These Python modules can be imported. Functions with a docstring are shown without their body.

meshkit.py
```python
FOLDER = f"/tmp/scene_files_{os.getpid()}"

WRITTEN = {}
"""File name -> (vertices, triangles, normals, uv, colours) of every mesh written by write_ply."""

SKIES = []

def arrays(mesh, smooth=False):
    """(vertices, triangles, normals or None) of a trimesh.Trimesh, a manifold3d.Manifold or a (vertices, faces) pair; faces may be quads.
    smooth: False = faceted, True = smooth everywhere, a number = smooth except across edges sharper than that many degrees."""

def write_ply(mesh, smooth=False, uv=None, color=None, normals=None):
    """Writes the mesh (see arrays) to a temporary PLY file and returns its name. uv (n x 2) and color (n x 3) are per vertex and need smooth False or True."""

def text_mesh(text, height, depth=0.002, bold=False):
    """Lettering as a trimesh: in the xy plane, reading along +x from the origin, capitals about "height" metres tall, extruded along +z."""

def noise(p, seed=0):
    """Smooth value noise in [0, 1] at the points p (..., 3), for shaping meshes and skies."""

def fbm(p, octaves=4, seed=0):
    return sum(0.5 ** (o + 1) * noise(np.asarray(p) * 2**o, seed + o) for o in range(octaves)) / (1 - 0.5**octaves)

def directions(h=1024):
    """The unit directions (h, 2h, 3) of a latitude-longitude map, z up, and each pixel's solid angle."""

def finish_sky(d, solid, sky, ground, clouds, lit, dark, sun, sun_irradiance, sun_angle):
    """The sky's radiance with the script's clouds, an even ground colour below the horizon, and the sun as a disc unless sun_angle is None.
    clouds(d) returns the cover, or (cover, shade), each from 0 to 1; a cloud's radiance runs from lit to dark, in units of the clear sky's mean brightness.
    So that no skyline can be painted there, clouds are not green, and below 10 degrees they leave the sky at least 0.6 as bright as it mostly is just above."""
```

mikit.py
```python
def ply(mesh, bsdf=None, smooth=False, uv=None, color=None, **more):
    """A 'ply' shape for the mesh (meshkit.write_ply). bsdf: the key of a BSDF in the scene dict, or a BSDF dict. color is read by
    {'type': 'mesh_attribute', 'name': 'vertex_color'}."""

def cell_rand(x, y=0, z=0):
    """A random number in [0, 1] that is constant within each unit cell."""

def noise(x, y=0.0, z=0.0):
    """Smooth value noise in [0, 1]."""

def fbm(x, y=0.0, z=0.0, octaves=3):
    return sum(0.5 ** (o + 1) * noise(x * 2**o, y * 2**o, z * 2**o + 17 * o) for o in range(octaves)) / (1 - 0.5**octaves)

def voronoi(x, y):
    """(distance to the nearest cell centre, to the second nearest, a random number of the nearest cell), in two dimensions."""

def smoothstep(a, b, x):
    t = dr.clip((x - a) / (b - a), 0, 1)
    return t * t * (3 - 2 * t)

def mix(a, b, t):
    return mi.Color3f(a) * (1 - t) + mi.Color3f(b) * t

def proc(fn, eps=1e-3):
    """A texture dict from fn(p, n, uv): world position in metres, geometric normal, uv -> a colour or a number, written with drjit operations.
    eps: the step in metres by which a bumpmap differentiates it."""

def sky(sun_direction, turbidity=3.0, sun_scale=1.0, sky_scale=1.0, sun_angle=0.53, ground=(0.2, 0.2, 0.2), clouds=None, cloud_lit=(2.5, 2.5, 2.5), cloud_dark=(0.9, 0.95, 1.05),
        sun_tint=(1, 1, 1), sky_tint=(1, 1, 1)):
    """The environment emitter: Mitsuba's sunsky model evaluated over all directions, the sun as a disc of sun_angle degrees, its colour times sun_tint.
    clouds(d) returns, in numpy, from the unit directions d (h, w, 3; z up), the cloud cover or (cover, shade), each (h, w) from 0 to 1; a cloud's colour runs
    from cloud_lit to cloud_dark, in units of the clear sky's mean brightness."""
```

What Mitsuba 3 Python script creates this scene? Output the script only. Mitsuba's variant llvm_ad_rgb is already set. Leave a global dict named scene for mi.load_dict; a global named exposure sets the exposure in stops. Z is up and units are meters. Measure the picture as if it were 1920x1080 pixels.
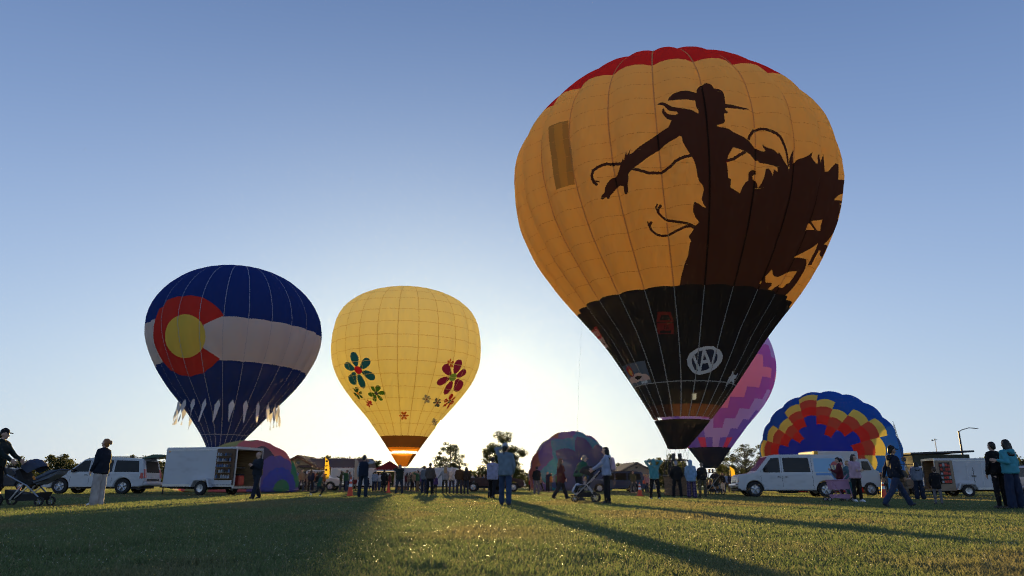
import math, random, numpy as np, trimesh, mitsuba as mi, mikit, meshkit
import manifold3d as m3
import shapely
import drjit as dr
from shapely.geometry import Polygon, LineString, Point, box as sbox
from shapely.ops import unary_union
from shapely.prepared import prep
from scipy.interpolate import CubicSpline
from mikit import proc, noise, fbm, smoothstep, mix, cell_rand

T = mi.ScalarTransform4f
scene, labels = {}, {}
PI = math.pi
rng = np.random.default_rng(7)

# ---------------------------------------------------------------- camera, sky, exposure
EYE, PITCH, ROLL, FPX = np.array([0, 0, 0.54]), math.radians(15.9), math.radians(0.25), 1300.0
_fw = np.array([0, math.cos(PITCH), math.sin(PITCH)])
_up = np.array([0, -math.sin(PITCH), math.cos(PITCH)])
_up = _up * math.cos(ROLL) - np.array([1.0, 0, 0]) * math.sin(ROLL)
scene['camera'] = {'type': 'perspective', 'fov': 2 * math.degrees(math.atan(960 / FPX)), 'fov_axis': 'x', 'near_clip': 0.05, 'far_clip': 4000,
                   'to_world': T().look_at(origin=EYE.tolist(), target=(EYE + _fw).tolist(), up=_up.tolist())}
exposure = 2.1
SUN_AZ, SUN_EL = math.radians(-6.05), math.radians(4.85)
SUN = (math.sin(SUN_AZ) * math.cos(SUN_EL), math.cos(SUN_AZ) * math.cos(SUN_EL), math.sin(SUN_EL))


def veil(d):
    """thin morning mist veil, thickest at the horizon all the way round"""
    el = np.degrees(np.arcsin(np.clip(d[..., 2], 0, 1)))
    soft = 0.94 + 0.12 * meshkit.fbm(d * np.array([3, 3, 9]), 3, 5)
    return np.clip(0.76 * np.exp(-el / 16.8) * soft, 0, 1)


scene['sky'] = mikit.sky(SUN, turbidity=3, clouds=veil, cloud_lit=(2.7, 3.2, 4.1), sky_tint=(0.857, 1.33, 2.54), sun_tint=(0.82, 1.22, 2.95), sun_scale=4.2,
                         ground=(0.05, 0.07, 0.03))

# ---------------------------------------------------------------- helpers


def rgb(c):
    return {'type': 'rgb', 'value': [float(x) for x in c]}


def mat(key, d):
    scene[key] = d
    return key


def paint(key, c, rough=0.5, **k):
    return mat(key, {'type': 'twosided', 'b': {'type': 'principled', 'base_color': c if isinstance(c, dict) else rgb(c), 'roughness': rough, **k}})


def cloth(key, c, dt=1.0, rough=0.7, puckers=0.0):
    """woven fabric that lets some light through; puckers: height in metres of its creases"""
    if puckers:
        crease = proc(lambda p, n, uv: fbm(p.x * 1.6, p.y * 1.6, p.z * .9, 3) + .5 * noise(p.x * 7, p.y * 7, p.z * 3), eps=.04)
        mat(key, {'type': 'bumpmap', 't': crease, 'scale': puckers, 'b': {'type': 'principledthin', 'base_color': rgb(c), 'roughness': rough, 'diff_trans': dt, 'eta': 1.3}})
        return key
    return mat(key, {'type': 'principledthin', 'base_color': c if isinstance(c, dict) else rgb(c), 'roughness': rough, 'diff_trans': dt, 'eta': 1.3})


def key_of(name, parent=None):
    k = f'{parent}__{name}' if parent else name
    if k not in scene and k not in labels and k not in taken:
        taken.add(k)
        return k
    i = 1
    while f'{k}_{i:03d}' in taken or f'{k}_{i:03d}' in scene:
        i += 1
    k = f'{k}_{i:03d}'
    taken.add(k)
    return k


taken = set()


def thing(name, label, cat, group=None, kind=None):
    k = key_of(name)
    labels[k] = {'label': label, 'category': cat}
    if group:
        labels[k]['group'] = group
    if kind:
        labels[k]['kind'] = kind
    return k


def put(key, mesh, bsdf, smooth=30, M=None, **kw):
    d = mikit.ply(mesh, bsdf, smooth=smooth, **kw)
    if M is not None:
        d['to_world'] = T(M.tolist() if hasattr(M, 'tolist') else M)
    scene[key] = d
    return key


def part(parent, name, mesh, bsdf, smooth=30, M=None, label=None):
    k = key_of(name, parent)
    put(k, mesh, bsdf, smooth, M)
    if label:
        labels[k] = {'label': label}
    return k


def stuff_part(parent, name, mesh, bsdf, smooth=30, M=None):
    k = part(parent, name, mesh, bsdf, smooth, M)
    labels[k] = {'kind': 'stuff'}
    return k


def rotz(a):
    c, s = math.cos(a), math.sin(a)
    return np.array([[c, -s, 0, 0], [s, c, 0, 0], [0, 0, 1, 0], [0, 0, 0, 1.0]])


def move(x, y, z=0, a=0, s=1.0):
    m = rotz(a)
    m[:3, :3] *= s
    m[:3, 3] = (x, y, z)
    return m


def cat(ms):
    return trimesh.util.concatenate([m for m in ms if m is not None and len(m.faces)])


def tri(m):
    g = m.to_mesh()
    return trimesh.Trimesh(g.vert_properties[:, :3], g.tri_verts, process=False)


def bx(x0, x1, y0, y1, z0, z1, r=0.0):
    """box with chamfered edges"""
    c, h = np.array([(x0 + x1) / 2, (y0 + y1) / 2, (z0 + z1) / 2]), np.array([x1 - x0, y1 - y0, z1 - z0]) / 2
    if r <= 0:
        return trimesh.creation.box(extents=2 * h, transform=trimesh.transformations.translation_matrix(c))
    r = min(r, h.min() * .9)
    pts = [np.array([sx * (h[0] - r * (i != 0)), sy * (h[1] - r * (i != 1)), sz * (h[2] - r * (i != 2))]) + c for sx in (-1, 1) for sy in (-1, 1) for sz in (-1, 1) for i in range(3)]
    return trimesh.convex.convex_hull(np.array(pts))


def frame_of(d):
    d = np.asarray(d, float)
    d = d / (np.linalg.norm(d) + 1e-12)
    a = np.cross(d, [0, 0, 1.0] if abs(d[2]) < .9 else [1.0, 0, 0])
    a /= np.linalg.norm(a)
    return a, np.cross(d, a), d


def tube(pts, r, n=8, caps=True):
    """tube along a polyline, r a number or one per point"""
    p = np.asarray(pts, float)
    r = np.broadcast_to(np.asarray(r, float), (len(p),))
    t = np.gradient(p, axis=0)
    v, a0 = [], None
    for i in range(len(p)):
        a, b, d = frame_of(t[i])
        if a0 is not None:
            a = a0 - d * (a0 @ d)
            a /= np.linalg.norm(a) + 1e-12
            b = np.cross(d, a)
        a0 = a
        an = np.arange(n) * 2 * PI / n
        v.append(p[i] + r[i] * (np.cos(an)[:, None] * a + np.sin(an)[:, None] * b))
    v = np.vstack(v)
    f = []
    for i in range(len(p) - 1):
        for j in range(n):
            q = [i * n + j, i * n + (j + 1) % n, (i + 1) * n + (j + 1) % n, (i + 1) * n + j]
            f += [[q[0], q[1], q[2]], [q[0], q[2], q[3]]]
    if caps:
        k = len(v)
        v = np.vstack([v, p[:1], p[-1:]])
        for j in range(n):
            f += [[k, (j + 1) % n, j], [k + 1, k - n + j, k - n + (j + 1) % n]]
    return trimesh.Trimesh(v, np.array(f), process=False)


def lathe(prof, n=24, axis='z'):
    """surface of revolution of (r, h) points"""
    p = np.asarray(prof, float)
    an = np.arange(n) * 2 * PI / n
    v = np.stack([p[:, None, 0] * np.cos(an), p[:, None, 0] * np.sin(an), np.repeat(p[:, 1:], n, 1)], -1).reshape(-1, 3)
    f = []
    for i in range(len(p) - 1):
        for j in range(n):
            q = [i * n + j, i * n + (j + 1) % n, (i + 1) * n + (j + 1) % n, (i + 1) * n + j]
            f += [[q[0], q[1], q[2]], [q[0], q[2], q[3]]]
    v = v[:, [2, 0, 1]] if axis == 'x' else v[:, [0, 2, 1]] * [1, 1, 1] if axis == 'y' else v
    return trimesh.Trimesh(v, np.array(f), process=False)


def extrude(poly, d0, d1, plane='xz'):
    """a shapely polygon drawn in (x, z) or (y, z) or (x, y), extruded between d0 and d1 along the third axis"""
    m = trimesh.creation.extrude_polygon(poly, abs(d1 - d0), engine='earcut')
    v = np.array(m.vertices)
    lo = min(d0, d1)
    if plane == 'xz':
        v = np.stack([v[:, 0], v[:, 2] + lo, v[:, 1]], -1)
    elif plane == 'yz':
        v = np.stack([v[:, 2] + lo, v[:, 0], v[:, 1]], -1)
    else:
        v[:, 2] += lo
    m = trimesh.Trimesh(v, m.faces, process=False)
    trimesh.repair.fix_normals(m) if False else None
    return m


def ico(c, r, sub=1):
    m = trimesh.creation.icosphere(subdivisions=sub, radius=1)
    m.apply_scale(r) if np.isscalar(r) else m.apply_transform(np.diag([*r, 1.0]))
    m.apply_translation(c)
    return m


# ---------------------------------------------------------------- ground and grass
def ground_colour(p, n, uv):
    a = fbm(p.x * .6, p.y * .6, 0, 3)
    b = noise(p.x * 6.0, p.y * 6.0)
    return mix((.05, .07, .025), (.095, .11, .045), .6 * a + .4 * b)


mat('turf_soil', {'type': 'principled', 'base_color': proc(ground_colour), 'roughness': .95, 'specular': .1})


def ground_mesh():
    xs = np.concatenate([-np.geomspace(900, 3, 50), np.linspace(-2.5, 2.5, 11), np.geomspace(3, 900, 50)])
    ys = np.concatenate([-np.geomspace(300, 3, 30), np.linspace(-2, 2, 6), np.geomspace(3, 1200, 80)])
    X, Y = np.meshgrid(xs, ys, indexing='ij')
    Z = .02 * (meshkit.fbm(np.stack([X * .25, Y * .25, X * 0], -1), 3, 2) - .5) * (np.hypot(X, Y) < 60)
    v = np.stack([X, Y, Z - .012], -1).reshape(-1, 3)
    i, j = np.meshgrid(np.arange(len(xs) - 1), np.arange(len(ys) - 1), indexing='ij')
    k = len(ys)
    q = np.stack([i * k + j, (i + 1) * k + j, (i + 1) * k + j + 1, i * k + j + 1], -1).reshape(-1, 4)
    return (v, q)


put('ground', ground_mesh(), 'turf_soil', smooth=True)
labels['ground'] = {'kind': 'structure'}


def blade_colour(p, n, uv):
    a = fbm(p.x * .9, p.y * .9, 0, 3)
    b = cell_rand(p.x * 60, p.y * 60)
    c = noise(p.x * 9, p.y * 9)
    green = mix((.12, .178, .07), (.21, .255, .12), .65 * a + .35 * c)
    green = mix(green, (.25, .215, .115), .75 * smoothstep(.50, .70, fbm(p.x * .45 + 7, p.y * .22, 3, 3)))
    return mix(green, (.32, .30, .18), smoothstep(.80, .95, b))


mat('grass_blade', {'type': 'principledthin', 'base_color': proc(blade_colour), 'roughness': .42, 'diff_trans': 1.15, 'eta': 1.35})


def grass(n_blades=520000, d0=3.4, d1=125.0):
    g = np.random.default_rng(11)
    # distance with density ~ 1/d^2 over a wedge as wide as the view and some more
    q = np.geomspace(d0, d1, 4000)
    w = (1.0 / q ** 2) * 2 * (.86 * q + 1.5)
    cdf = np.concatenate([[0], np.cumsum((w[1:] + w[:-1]) / 2 * np.diff(q))])
    d = np.interp(g.random(n_blades), cdf / cdf[-1], q)
    x = (g.random(n_blades) * 2 - 1) * (.86 * d + 1.5)
    y = d
    clump = meshkit.fbm(np.stack([x * .8, y * .8, x * 0], -1), 3, 3)
    fine = meshkit.noise(np.stack([x * 7, y * 7, x * 0], -1), 4)
    keep = g.random(n_blades) < .62 + .8 * fine * np.where(d < 14, 1, .6) + .3 * (d > 14)
    x, y, d, clump, fine = x[keep], y[keep], d[keep], clump[keep], fine[keep]
    n = len(x)
    h = (.024 + .022 * clump + .014 * fine) * (.6 + .7 * g.random(n)) * np.where(d > 25, 1.15, 1)
    tuft = meshkit.noise(np.stack([x * 1.7 + 31, y * 1.7, x * 0], -1), 9) > .80
    h = np.where(tuft, h * 1.5, h)
    wd = (.0017 + .00038 * d) * (.7 + .6 * g.random(n))
    a = g.random(n) * 2 * PI
    ln = (.15 + .75 * g.random(n)) * h
    la = g.random(n) * 2 * PI
    ex, ey = np.cos(a) * wd, np.sin(a) * wd
    bx_, by_ = np.cos(la) * ln, np.sin(la) * ln
    z0 = np.full(n, -.012)
    P = lambda fx, k, hh, s: np.stack([x + fx * bx_ + s * k * ex, y + fx * by_ + s * k * ey, z0 + hh * h], -1)
    v = np.stack([P(0, 1, 0, -1), P(0, 1, 0, 1), P(.3, .85, .6, -1), P(.3, .85, .6, 1), P(1, 0, 1, 1)], 1).reshape(-1, 3)
    o = (np.arange(n) * 5)[:, None, None]
    f = (np.array([[0, 1, 3], [0, 3, 2], [2, 3, 4]])[None] + o).reshape(-1, 3)
    put('grass', (v, f), 'grass_blade', smooth=False)
    labels['grass'] = {'label': 'short mown green grass wet with dew covering the field', 'category': 'grass', 'kind': 'stuff'}
    # dew: tiny bright droplets on blade tips
    m = 15000
    k = g.choice(np.nonzero((d > 5) & (d < 40))[0], m, replace=False)
    c = np.stack([x[k] + bx_[k], y[k] + by_[k], z0[k] + h[k]], -1)
    r = (.0012 + .0036 * g.random(m) ** 4)[:, None, None]
    o6 = np.array([[1, 0, 0], [-1, 0, 0], [0, 1, 0], [0, -1, 0], [0, 0, 1], [0, 0, -1.0]])
    f8 = np.array([[0, 2, 4], [2, 1, 4], [1, 3, 4], [3, 0, 4], [2, 0, 5], [1, 2, 5], [3, 1, 5], [0, 3, 5]])
    put('dew_drops', ((c[:, None] + r * o6).reshape(-1, 3), (f8[None] + (np.arange(m) * 6)[:, None, None]).reshape(-1, 3)), 'dew', smooth=True)
    labels['dew_drops'] = {'label': 'glinting dew droplets on the grass tips', 'category': 'dew', 'kind': 'stuff'}


mat('dew', {'type': 'principledthin', 'base_color': rgb((.95, .97, 1.0)), 'roughness': .6, 'spec_trans': 1.0, 'eta': 1.33, 'diff_trans': 1.0})
grass()
ART={'rider':[(.938,.6269),(1.004,.6226),(1.04,.6159),(1.051,.6112),(1.125,.6085),(1.176,.6046),(1.2,.5994),(1.206,.5935),(1.2,.58),(1.309,.5784),(1.451,.5763),(1.656,.5772),(1.745,.5775),(1.562,.5724),(1.351,.5717),(1.215,.573),(1.181,.5728),(1.193,.5693),(1.235,.5652),(1.203,.5638),(1.162,.5642),(1.151,.5621),(1.159,.5576),(1.152,.5555),(1.163,.5532),(1.155,.5504),(1.129,.5481),(1.071,.5477),(1.022,.5472),(1.013,.5459),(1.052,.5436),(1.131,.542),(1.212,.5389),(1.293,.5333),(1.398,.5295),(1.53,.5266),(1.656,.5229),(1.864,.5176),(1.949,.5122),(1.995,.5111),(2.015,.5125),(1.974,.5188),(1.966,.5233),(2.007,.5187),(2.067,.516),(2.129,.5145),(2.185,.5123),(2.255,.5074),(2.27,.5105),(2.318,.5066),(2.391,.4993),(2.47,.495),(2.543,.4922),(2.579,.4888),(2.607,.4907),(2.571,.5011),(2.595,.5072),(2.652,.5155),(2.766,.5243),(2.825,.5273),(2.813,.5213),(2.797,.5137),(2.821,.5086),(2.862,.5057),(2.895,.5112),(2.94,.5136),(3.045,.5166),(3.13,.5205),(3.211,.5264),(3.19,.5185),(3.246,.5137),(3.322,.51),(3.385,.5106),(3.396,.5152),(3.365,.5218),(3.441,.5292),(3.463,.5227),(3.6,.5191),(3.849,.5208),(3.873,.5321),(3.922,.5436),(3.931,.5299),(3.947,.5143),(4.017,.5147),(4.083,.5213),(4.24,.533),(4.91,.5462),(4.752,.5312),(5.612,.5507),(4.878,.5342),(4.854,.5348),(4.959,.527),(5.941,.5481),(5.647,.5235),(5.044,.5007),(4.91,.4888),(5.998,.5109),(5.132,.4843),(5.27,.4928),(5.269,.4829),(5.226,.4621),(5.978,.471),(5.847,.4561),(5.295,.434),(5.195,.4198),(5.073,.4102),(5.61,.416),(5.721,.4151),(5.593,.3991),(5.388,.3828),(5.495,.3892),(5.102,.3901),(5.063,.3981),(5.01,.3985),(5.007,.3824),(5.017,.3696),(4.684,.3627),(4.548,.3693),(4.47,.3761),(4.462,.3875),(4.389,.3974),(4.202,.3861),(4.017,.3757),(3.821,.3654),(3.989,.3657),(4.23,.3658),(4.368,.3594),(4.521,.3502),(4.672,.3409),(4.514,.3227),(4.327,.3028),(4.214,.2964),(3.995,.2918),(3.891,.2877),(3.553,.2863),(3.295,.2848),(3.232,.2876),(3.277,.2952),(3.395,.3028),(3.687,.3128),(3.881,.3105),(3.949,.3093),(3.999,.3114),(4.021,.3183),(4.095,.319),(4.127,.3311),(4.144,.3429),(3.906,.3398),(3.575,.33),(3.301,.3211),(3.164,.3216),(3.075,.3257),(2.997,.3332),(2.942,.3244),(2.912,.3204),(2.965,.3126),(3.003,.3099),(3.185,.3102),(3.233,.3062),(3.181,.2994),(3.121,.2885),(2.986,.2846),(2.699,.2722),(1.231,.2714),(.294,.2765),(-.11,.2755),(.004,.2887),(.098,.311),(.207,.3309),(.316,.3454),(.368,.3653),(.402,.3688),(.339,.3753),(.449,.3855),(.513,.3925),(.598,.3988),(.504,.4055),(.455,.4137),(.458,.4218),(.479,.4278),(.509,.4288),(.587,.426),(.669,.423),(.775,.4224),(.689,.4278),(.652,.4344),(.678,.4412),(.71,.4494),(.68,.4552),(.605,.4601),(.571,.4686),(.55,.4805),(.504,.4924),(.44,.5004),(.378,.5087),(.32,.5186),(.308,.5276),(.271,.5291),(.209,.5265),(.104,.5239),(-.021,.5207),(-.19,.5143),(-.358,.5047),(-.549,.4942),(-.708,.488),(-.818,.4823),(-.823,.4761),(-.866,.4672),(-.878,.4578),(-.917,.4536),(-.97,.4547),(-.987,.46),(-.968,.4673),(-1.08,.4714),(-1.164,.4695),(-1.26,.4617),(-1.318,.4579),(-1.346,.4532),(-1.393,.4527),(-1.396,.4559),(-1.423,.4554),(-1.483,.4529),(-1.528,.4547),(-1.49,.4592),(-1.414,.4639),(-1.381,.4714),(-1.304,.4792),(-1.226,.485),(-1.086,.4884),(-.997,.4953),(-.949,.5011),(-.881,.508),(-.858,.5046),(-.81,.5135),(-.784,.5172),(-.779,.5114),(-.755,.5124),(-.696,.5191),(-.72,.5111),(-.662,.5122),(-.525,.5203),(-.323,.5304),(-.156,.5417),(.007,.5448),(.078,.5462),(.148,.5558),(.075,.5593),(.015,.5673),(-.016,.5742),(-.007,.5786),(.021,.5803),(.04,.5736),(.085,.5681),(.166,.5643),(.249,.5632),(.284,.565),(.255,.5683),(.173,.5705),(.108,.5729),(.049,.5819),(.001,.5863),(-.102,.5913),(-.046,.5925),(.015,.5912),(.087,.5858),(.181,.5778),(.278,.5746),(.443,.5715),(.544,.5701),(.671,.5657),(.686,.5703),(.642,.5776),(.638,.5878),(.464,.5879),(.261,.5885),(.11,.5905),(.141,.5953),(.224,.6006),(.365,.6041),(.505,.6054),(.69,.6033),(.726,.6127),(.815,.6229)],
'hole0':[(1.282,.5099),(1.193,.4986),(1.158,.4893),(1.177,.476),(1.19,.464),(1.245,.462),(1.244,.4494),(1.459,.4415),(1.499,.4504),(1.574,.4598),(1.649,.4634),(1.636,.4746),(1.714,.4805),(1.839,.4845),(1.875,.4834),(1.852,.4787),(1.774,.4728),(1.794,.4691),(1.863,.4685),(1.906,.4631),(1.926,.4557),(1.985,.4629),(2.024,.4737),(2.039,.4845),(2.092,.4846),(2.144,.4794),(2.182,.4735),(2.187,.4837),(2.24,.4813),(2.274,.4796),(2.263,.4869),(2.114,.4901),(1.921,.4949),(1.902,.4983),(1.676,.5034),(1.545,.5056),(1.504,.5058)],
'hole1':[(3.65,.4085),(3.655,.4161),(3.878,.4279),(3.925,.4307),(4.145,.4346),(4.16,.4248),(4.215,.4161),(4.065,.4156),(3.894,.4151)],
'hole2':[(2.817,.3071),(2.825,.3119),(2.855,.3145),(2.883,.3099),(2.861,.3066)],
'line0':[(3.872,.4289),(3.95,.4234),(4.074,.4154)],
'rope0':[(1.158,.49),(1.28,.4918),(1.389,.4975),(1.545,.5049)],
'rope1':[(1.617,.5251),(1.685,.5339),(1.793,.5441),(1.912,.5473),(2.01,.547),(2.111,.5435),(2.218,.5392),(2.315,.5331),(2.379,.5241),(2.452,.5141),(2.512,.5041),(2.562,.4926)],
'rope2':[(.482,.4984),(.298,.4957),(.156,.4918),(.062,.4864),(-.07,.4827),(-.219,.4807),(-.397,.4795),(-.567,.4841),(-.725,.4889)],
'rope3':[(-.938,.5011),(-1.145,.5078),(-1.289,.5083),(-1.424,.5049),(-1.555,.4998),(-1.609,.4921),(-1.595,.4832),(-1.533,.4766)],
'rope4':[(-1.606,.4884),(-1.562,.4838),(-1.468,.4814)],
'strap0':[(-.486,.4047),(-.552,.3991),(-.526,.3911),(-.417,.3839),(-.294,.3823),(-.118,.3845),(.083,.3876),(.273,.3914),(.398,.3919),(.523,.3876)],
'strap1':[(-.573,.4052),(-.572,.3979)],
'strap2':[(-.231,.4314),(-.306,.4247),(-.316,.4192),(-.237,.4123),(-.084,.4058),(.097,.4007),(.317,.3963),(.523,.3904)],
'strap3':[(-.303,.4327),(-.35,.4268),(-.317,.4199)],
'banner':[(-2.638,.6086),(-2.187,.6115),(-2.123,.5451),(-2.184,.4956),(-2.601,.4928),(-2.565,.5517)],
'far_stripe_tint':[(-2.473,.6073),(-2.293,.6087),(-2.255,.5443),(-2.308,.4939),(-2.461,.4933),(-2.425,.548)],
'logo_arch':[(-.868,.254),(-.369,.2519),(-.298,.2341),(-.341,.212),(-1.157,.215),(-1.025,.237)],
'logo_hole':[(-.748,.2476),(-.454,.2465),(-.399,.2367),(-.873,.2385)],
'logo_bar':[(-1.031,.2362),(-.282,.2333),(-.287,.2317),(-1.042,.2347)],
'logo_txt':[(-.986,.2302),(-.354,.2278),(-.375,.2206),(-1.034,.2231)],
'logo_txt2':[(-.963,.2203),(-.46,.2184),(-.475,.2138),(-.991,.2157)],
'ring':[(.219,.1653),(.359,.1762),(.747,.1857),(1.187,.1894),(1.616,.1899),(2.024,.1843),(2.283,.1743),(2.334,.1633),(2.146,.1517),(1.747,.1433),(1.101,.138),(.605,.1428),(.303,.1541)],
'ring_in':[(.496,.1651),(.591,.173),(.86,.1803),(1.214,.1837),(1.553,.1843),(1.864,.1802),(2.007,.1724),(2.013,.1636),(1.821,.1547),(1.506,.1478),(1.064,.1441),(.734,.1476),(.555,.1564)],
'letter0':[(.593,.1717),(1.095,.1436)],
'letter1':[(1.095,.1436),(1.104,.1824)],
'letter2':[(1.104,.1824),(1.767,.1505)],
'letter3':[(1.767,.1505),(1.778,.1824)],
'letter4':[(1.14,.1616),(1.469,.1629)],
'sign_red':[(-5.746,.2605),(-4.413,.255),(-4.619,.2344),(-5.746,.2391)],
'sign_white':[(-5.746,.2391),(-4.619,.2344),(-5.027,.2142),(-5.746,.2175)],
'mark':[(-5.897,.2347),(-6.307,.2396),(-6.304,.2327),(-5.746,.2247),(-5.746,.2286)],
'flag':[(-4.807,.1714),(-2.316,.1712),(-2.438,.1273),(-5.78,.1317)],
'flag_red':[(-4.275,.1684),(-3.811,.1687),(-3.707,.1618),(-3.77,.1522),(-3.991,.1478),(-4.373,.1477),(-4.516,.1539),(-4.478,.1621)],
'flag_yellow':[(-4.259,.1619),(-3.945,.1612),(-3.848,.1562),(-3.969,.1514),(-4.245,.1493),(-4.395,.1533),(-4.391,.1579)],
'flag_hill':[(-5.287,.1461),(-3.991,.1478),(-3.722,.1502),(-3.326,.1518),(-2.923,.1474),(-2.666,.1469),(-2.472,.1428),(-2.423,.1392),(-2.457,.1351),(-3.259,.1351),(-4.186,.135),(-5.566,.1381)],
'flag_eye':[(-3.897,.1447),(-3.422,.1463),(-3.146,.1436),(-3.429,.1393),(-3.675,.1384),(-3.946,.1422)],
'flag_txt':[(-3.451,.1322),(-2.761,.1326)],
'tag':[(.756,.1039),(1.143,.1046),(1.227,.093),(.847,.093)],
'bronc':[(3.487,.149),(3.752,.1491),(3.949,.1446),(4.316,.1424),(4.28,.1491),(4.469,.1446),(4.452,.1385),(4.264,.1362),(4.947,.1289),(4.73,.1256),(4.142,.1316),(3.922,.1285),(3.943,.1218),(3.697,.1212),(3.641,.1303),(3.521,.1366),(3.65,.1412),(3.673,.1454)],
'cone_top':[(-5.721,.2987),(-2.874,.2947),(-1.029,.2989),(-.071,.2967),(.863,.2943),(1.844,.2903),(2.933,.2833),(6.047,.269)],
'red_bot':[(-.911,.6943),(.135,.6939),(.719,.7059),(1.176,.6866),(2.116,.6707)],
'rows':[(-.712,.6028),(-.73,.574),(-.767,.5425),(-.811,.5161),(-.872,.4873),(-.963,.4549),(-1.079,.4246),(-1.203,.395),(-1.332,.3652)],
'ringline':[(-5.971,.1344),(-2.444,.127),(-1.339,.1276),(-.35,.127),(.607,.1256),(1.569,.1253),(2.493,.1213),(3.368,.1174)],
'slit':[(-5.892,.0732),(-3.311,.0598),(-1.044,.057),(.859,.0572),(2.813,.0613),(4.687,.0684)],
'brown':[(-3.735,.0856),(-.432,.0834),(3.477,.078)],
'y_rows':[(-.041,.7067),(-.022,.6531),(-.004,.6031),(.014,.5521),(.033,.505),(.053,.4569),(.08,.406),(.115,.3539),(.162,.3027),(.236,.2469),(.354,.1909),(.55,.1365),(.914,.0842),(1.126,.0668),(1.298,.0564)],
'f_teal':[(-2.767,.4242),(-2.838,.4943),(-1.874,.4599),(-1.799,.3873),(-2.906,.3488),(-3.831,.3771),(-3.718,.4532)],
'f_maroon':[(2.834,.4061),(1.914,.4462),(2.891,.4781),(3.755,.4403),(4.172,.3615),(2.913,.3296),(1.861,.3729)],
'f_green':[(-2.058,.3238),(-2.252,.3564),(-1.693,.3569),(-1.393,.3254),(-1.81,.2909),(-2.547,.2908),(-2.769,.3201)],
'f_dkgreen':[(-3.739,.3317),(-3.569,.3588),(-3.271,.3349),(-3.584,.3093),(-4.093,.3068),(-4.446,.3284),(-3.902,.3525)],
'f_crimson':[(-3.189,.2828),(-3.061,.2989),(-2.777,.2904),(-2.837,.2755),(-3.429,.2661),(-3.622,.2754),(-3.521,.2913)],
'f_orange':[(-.114,.2224),(-.318,.2399),(.065,.24),(.354,.223),(.142,.2058),(-.325,.2048),(-.588,.2215)],
'f_orange2':[(2.334,.4586),(2.264,.4747),(2.596,.4672),(2.599,.4471),(2.416,.4424),(2.106,.4506),(2.1,.4646)],
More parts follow.
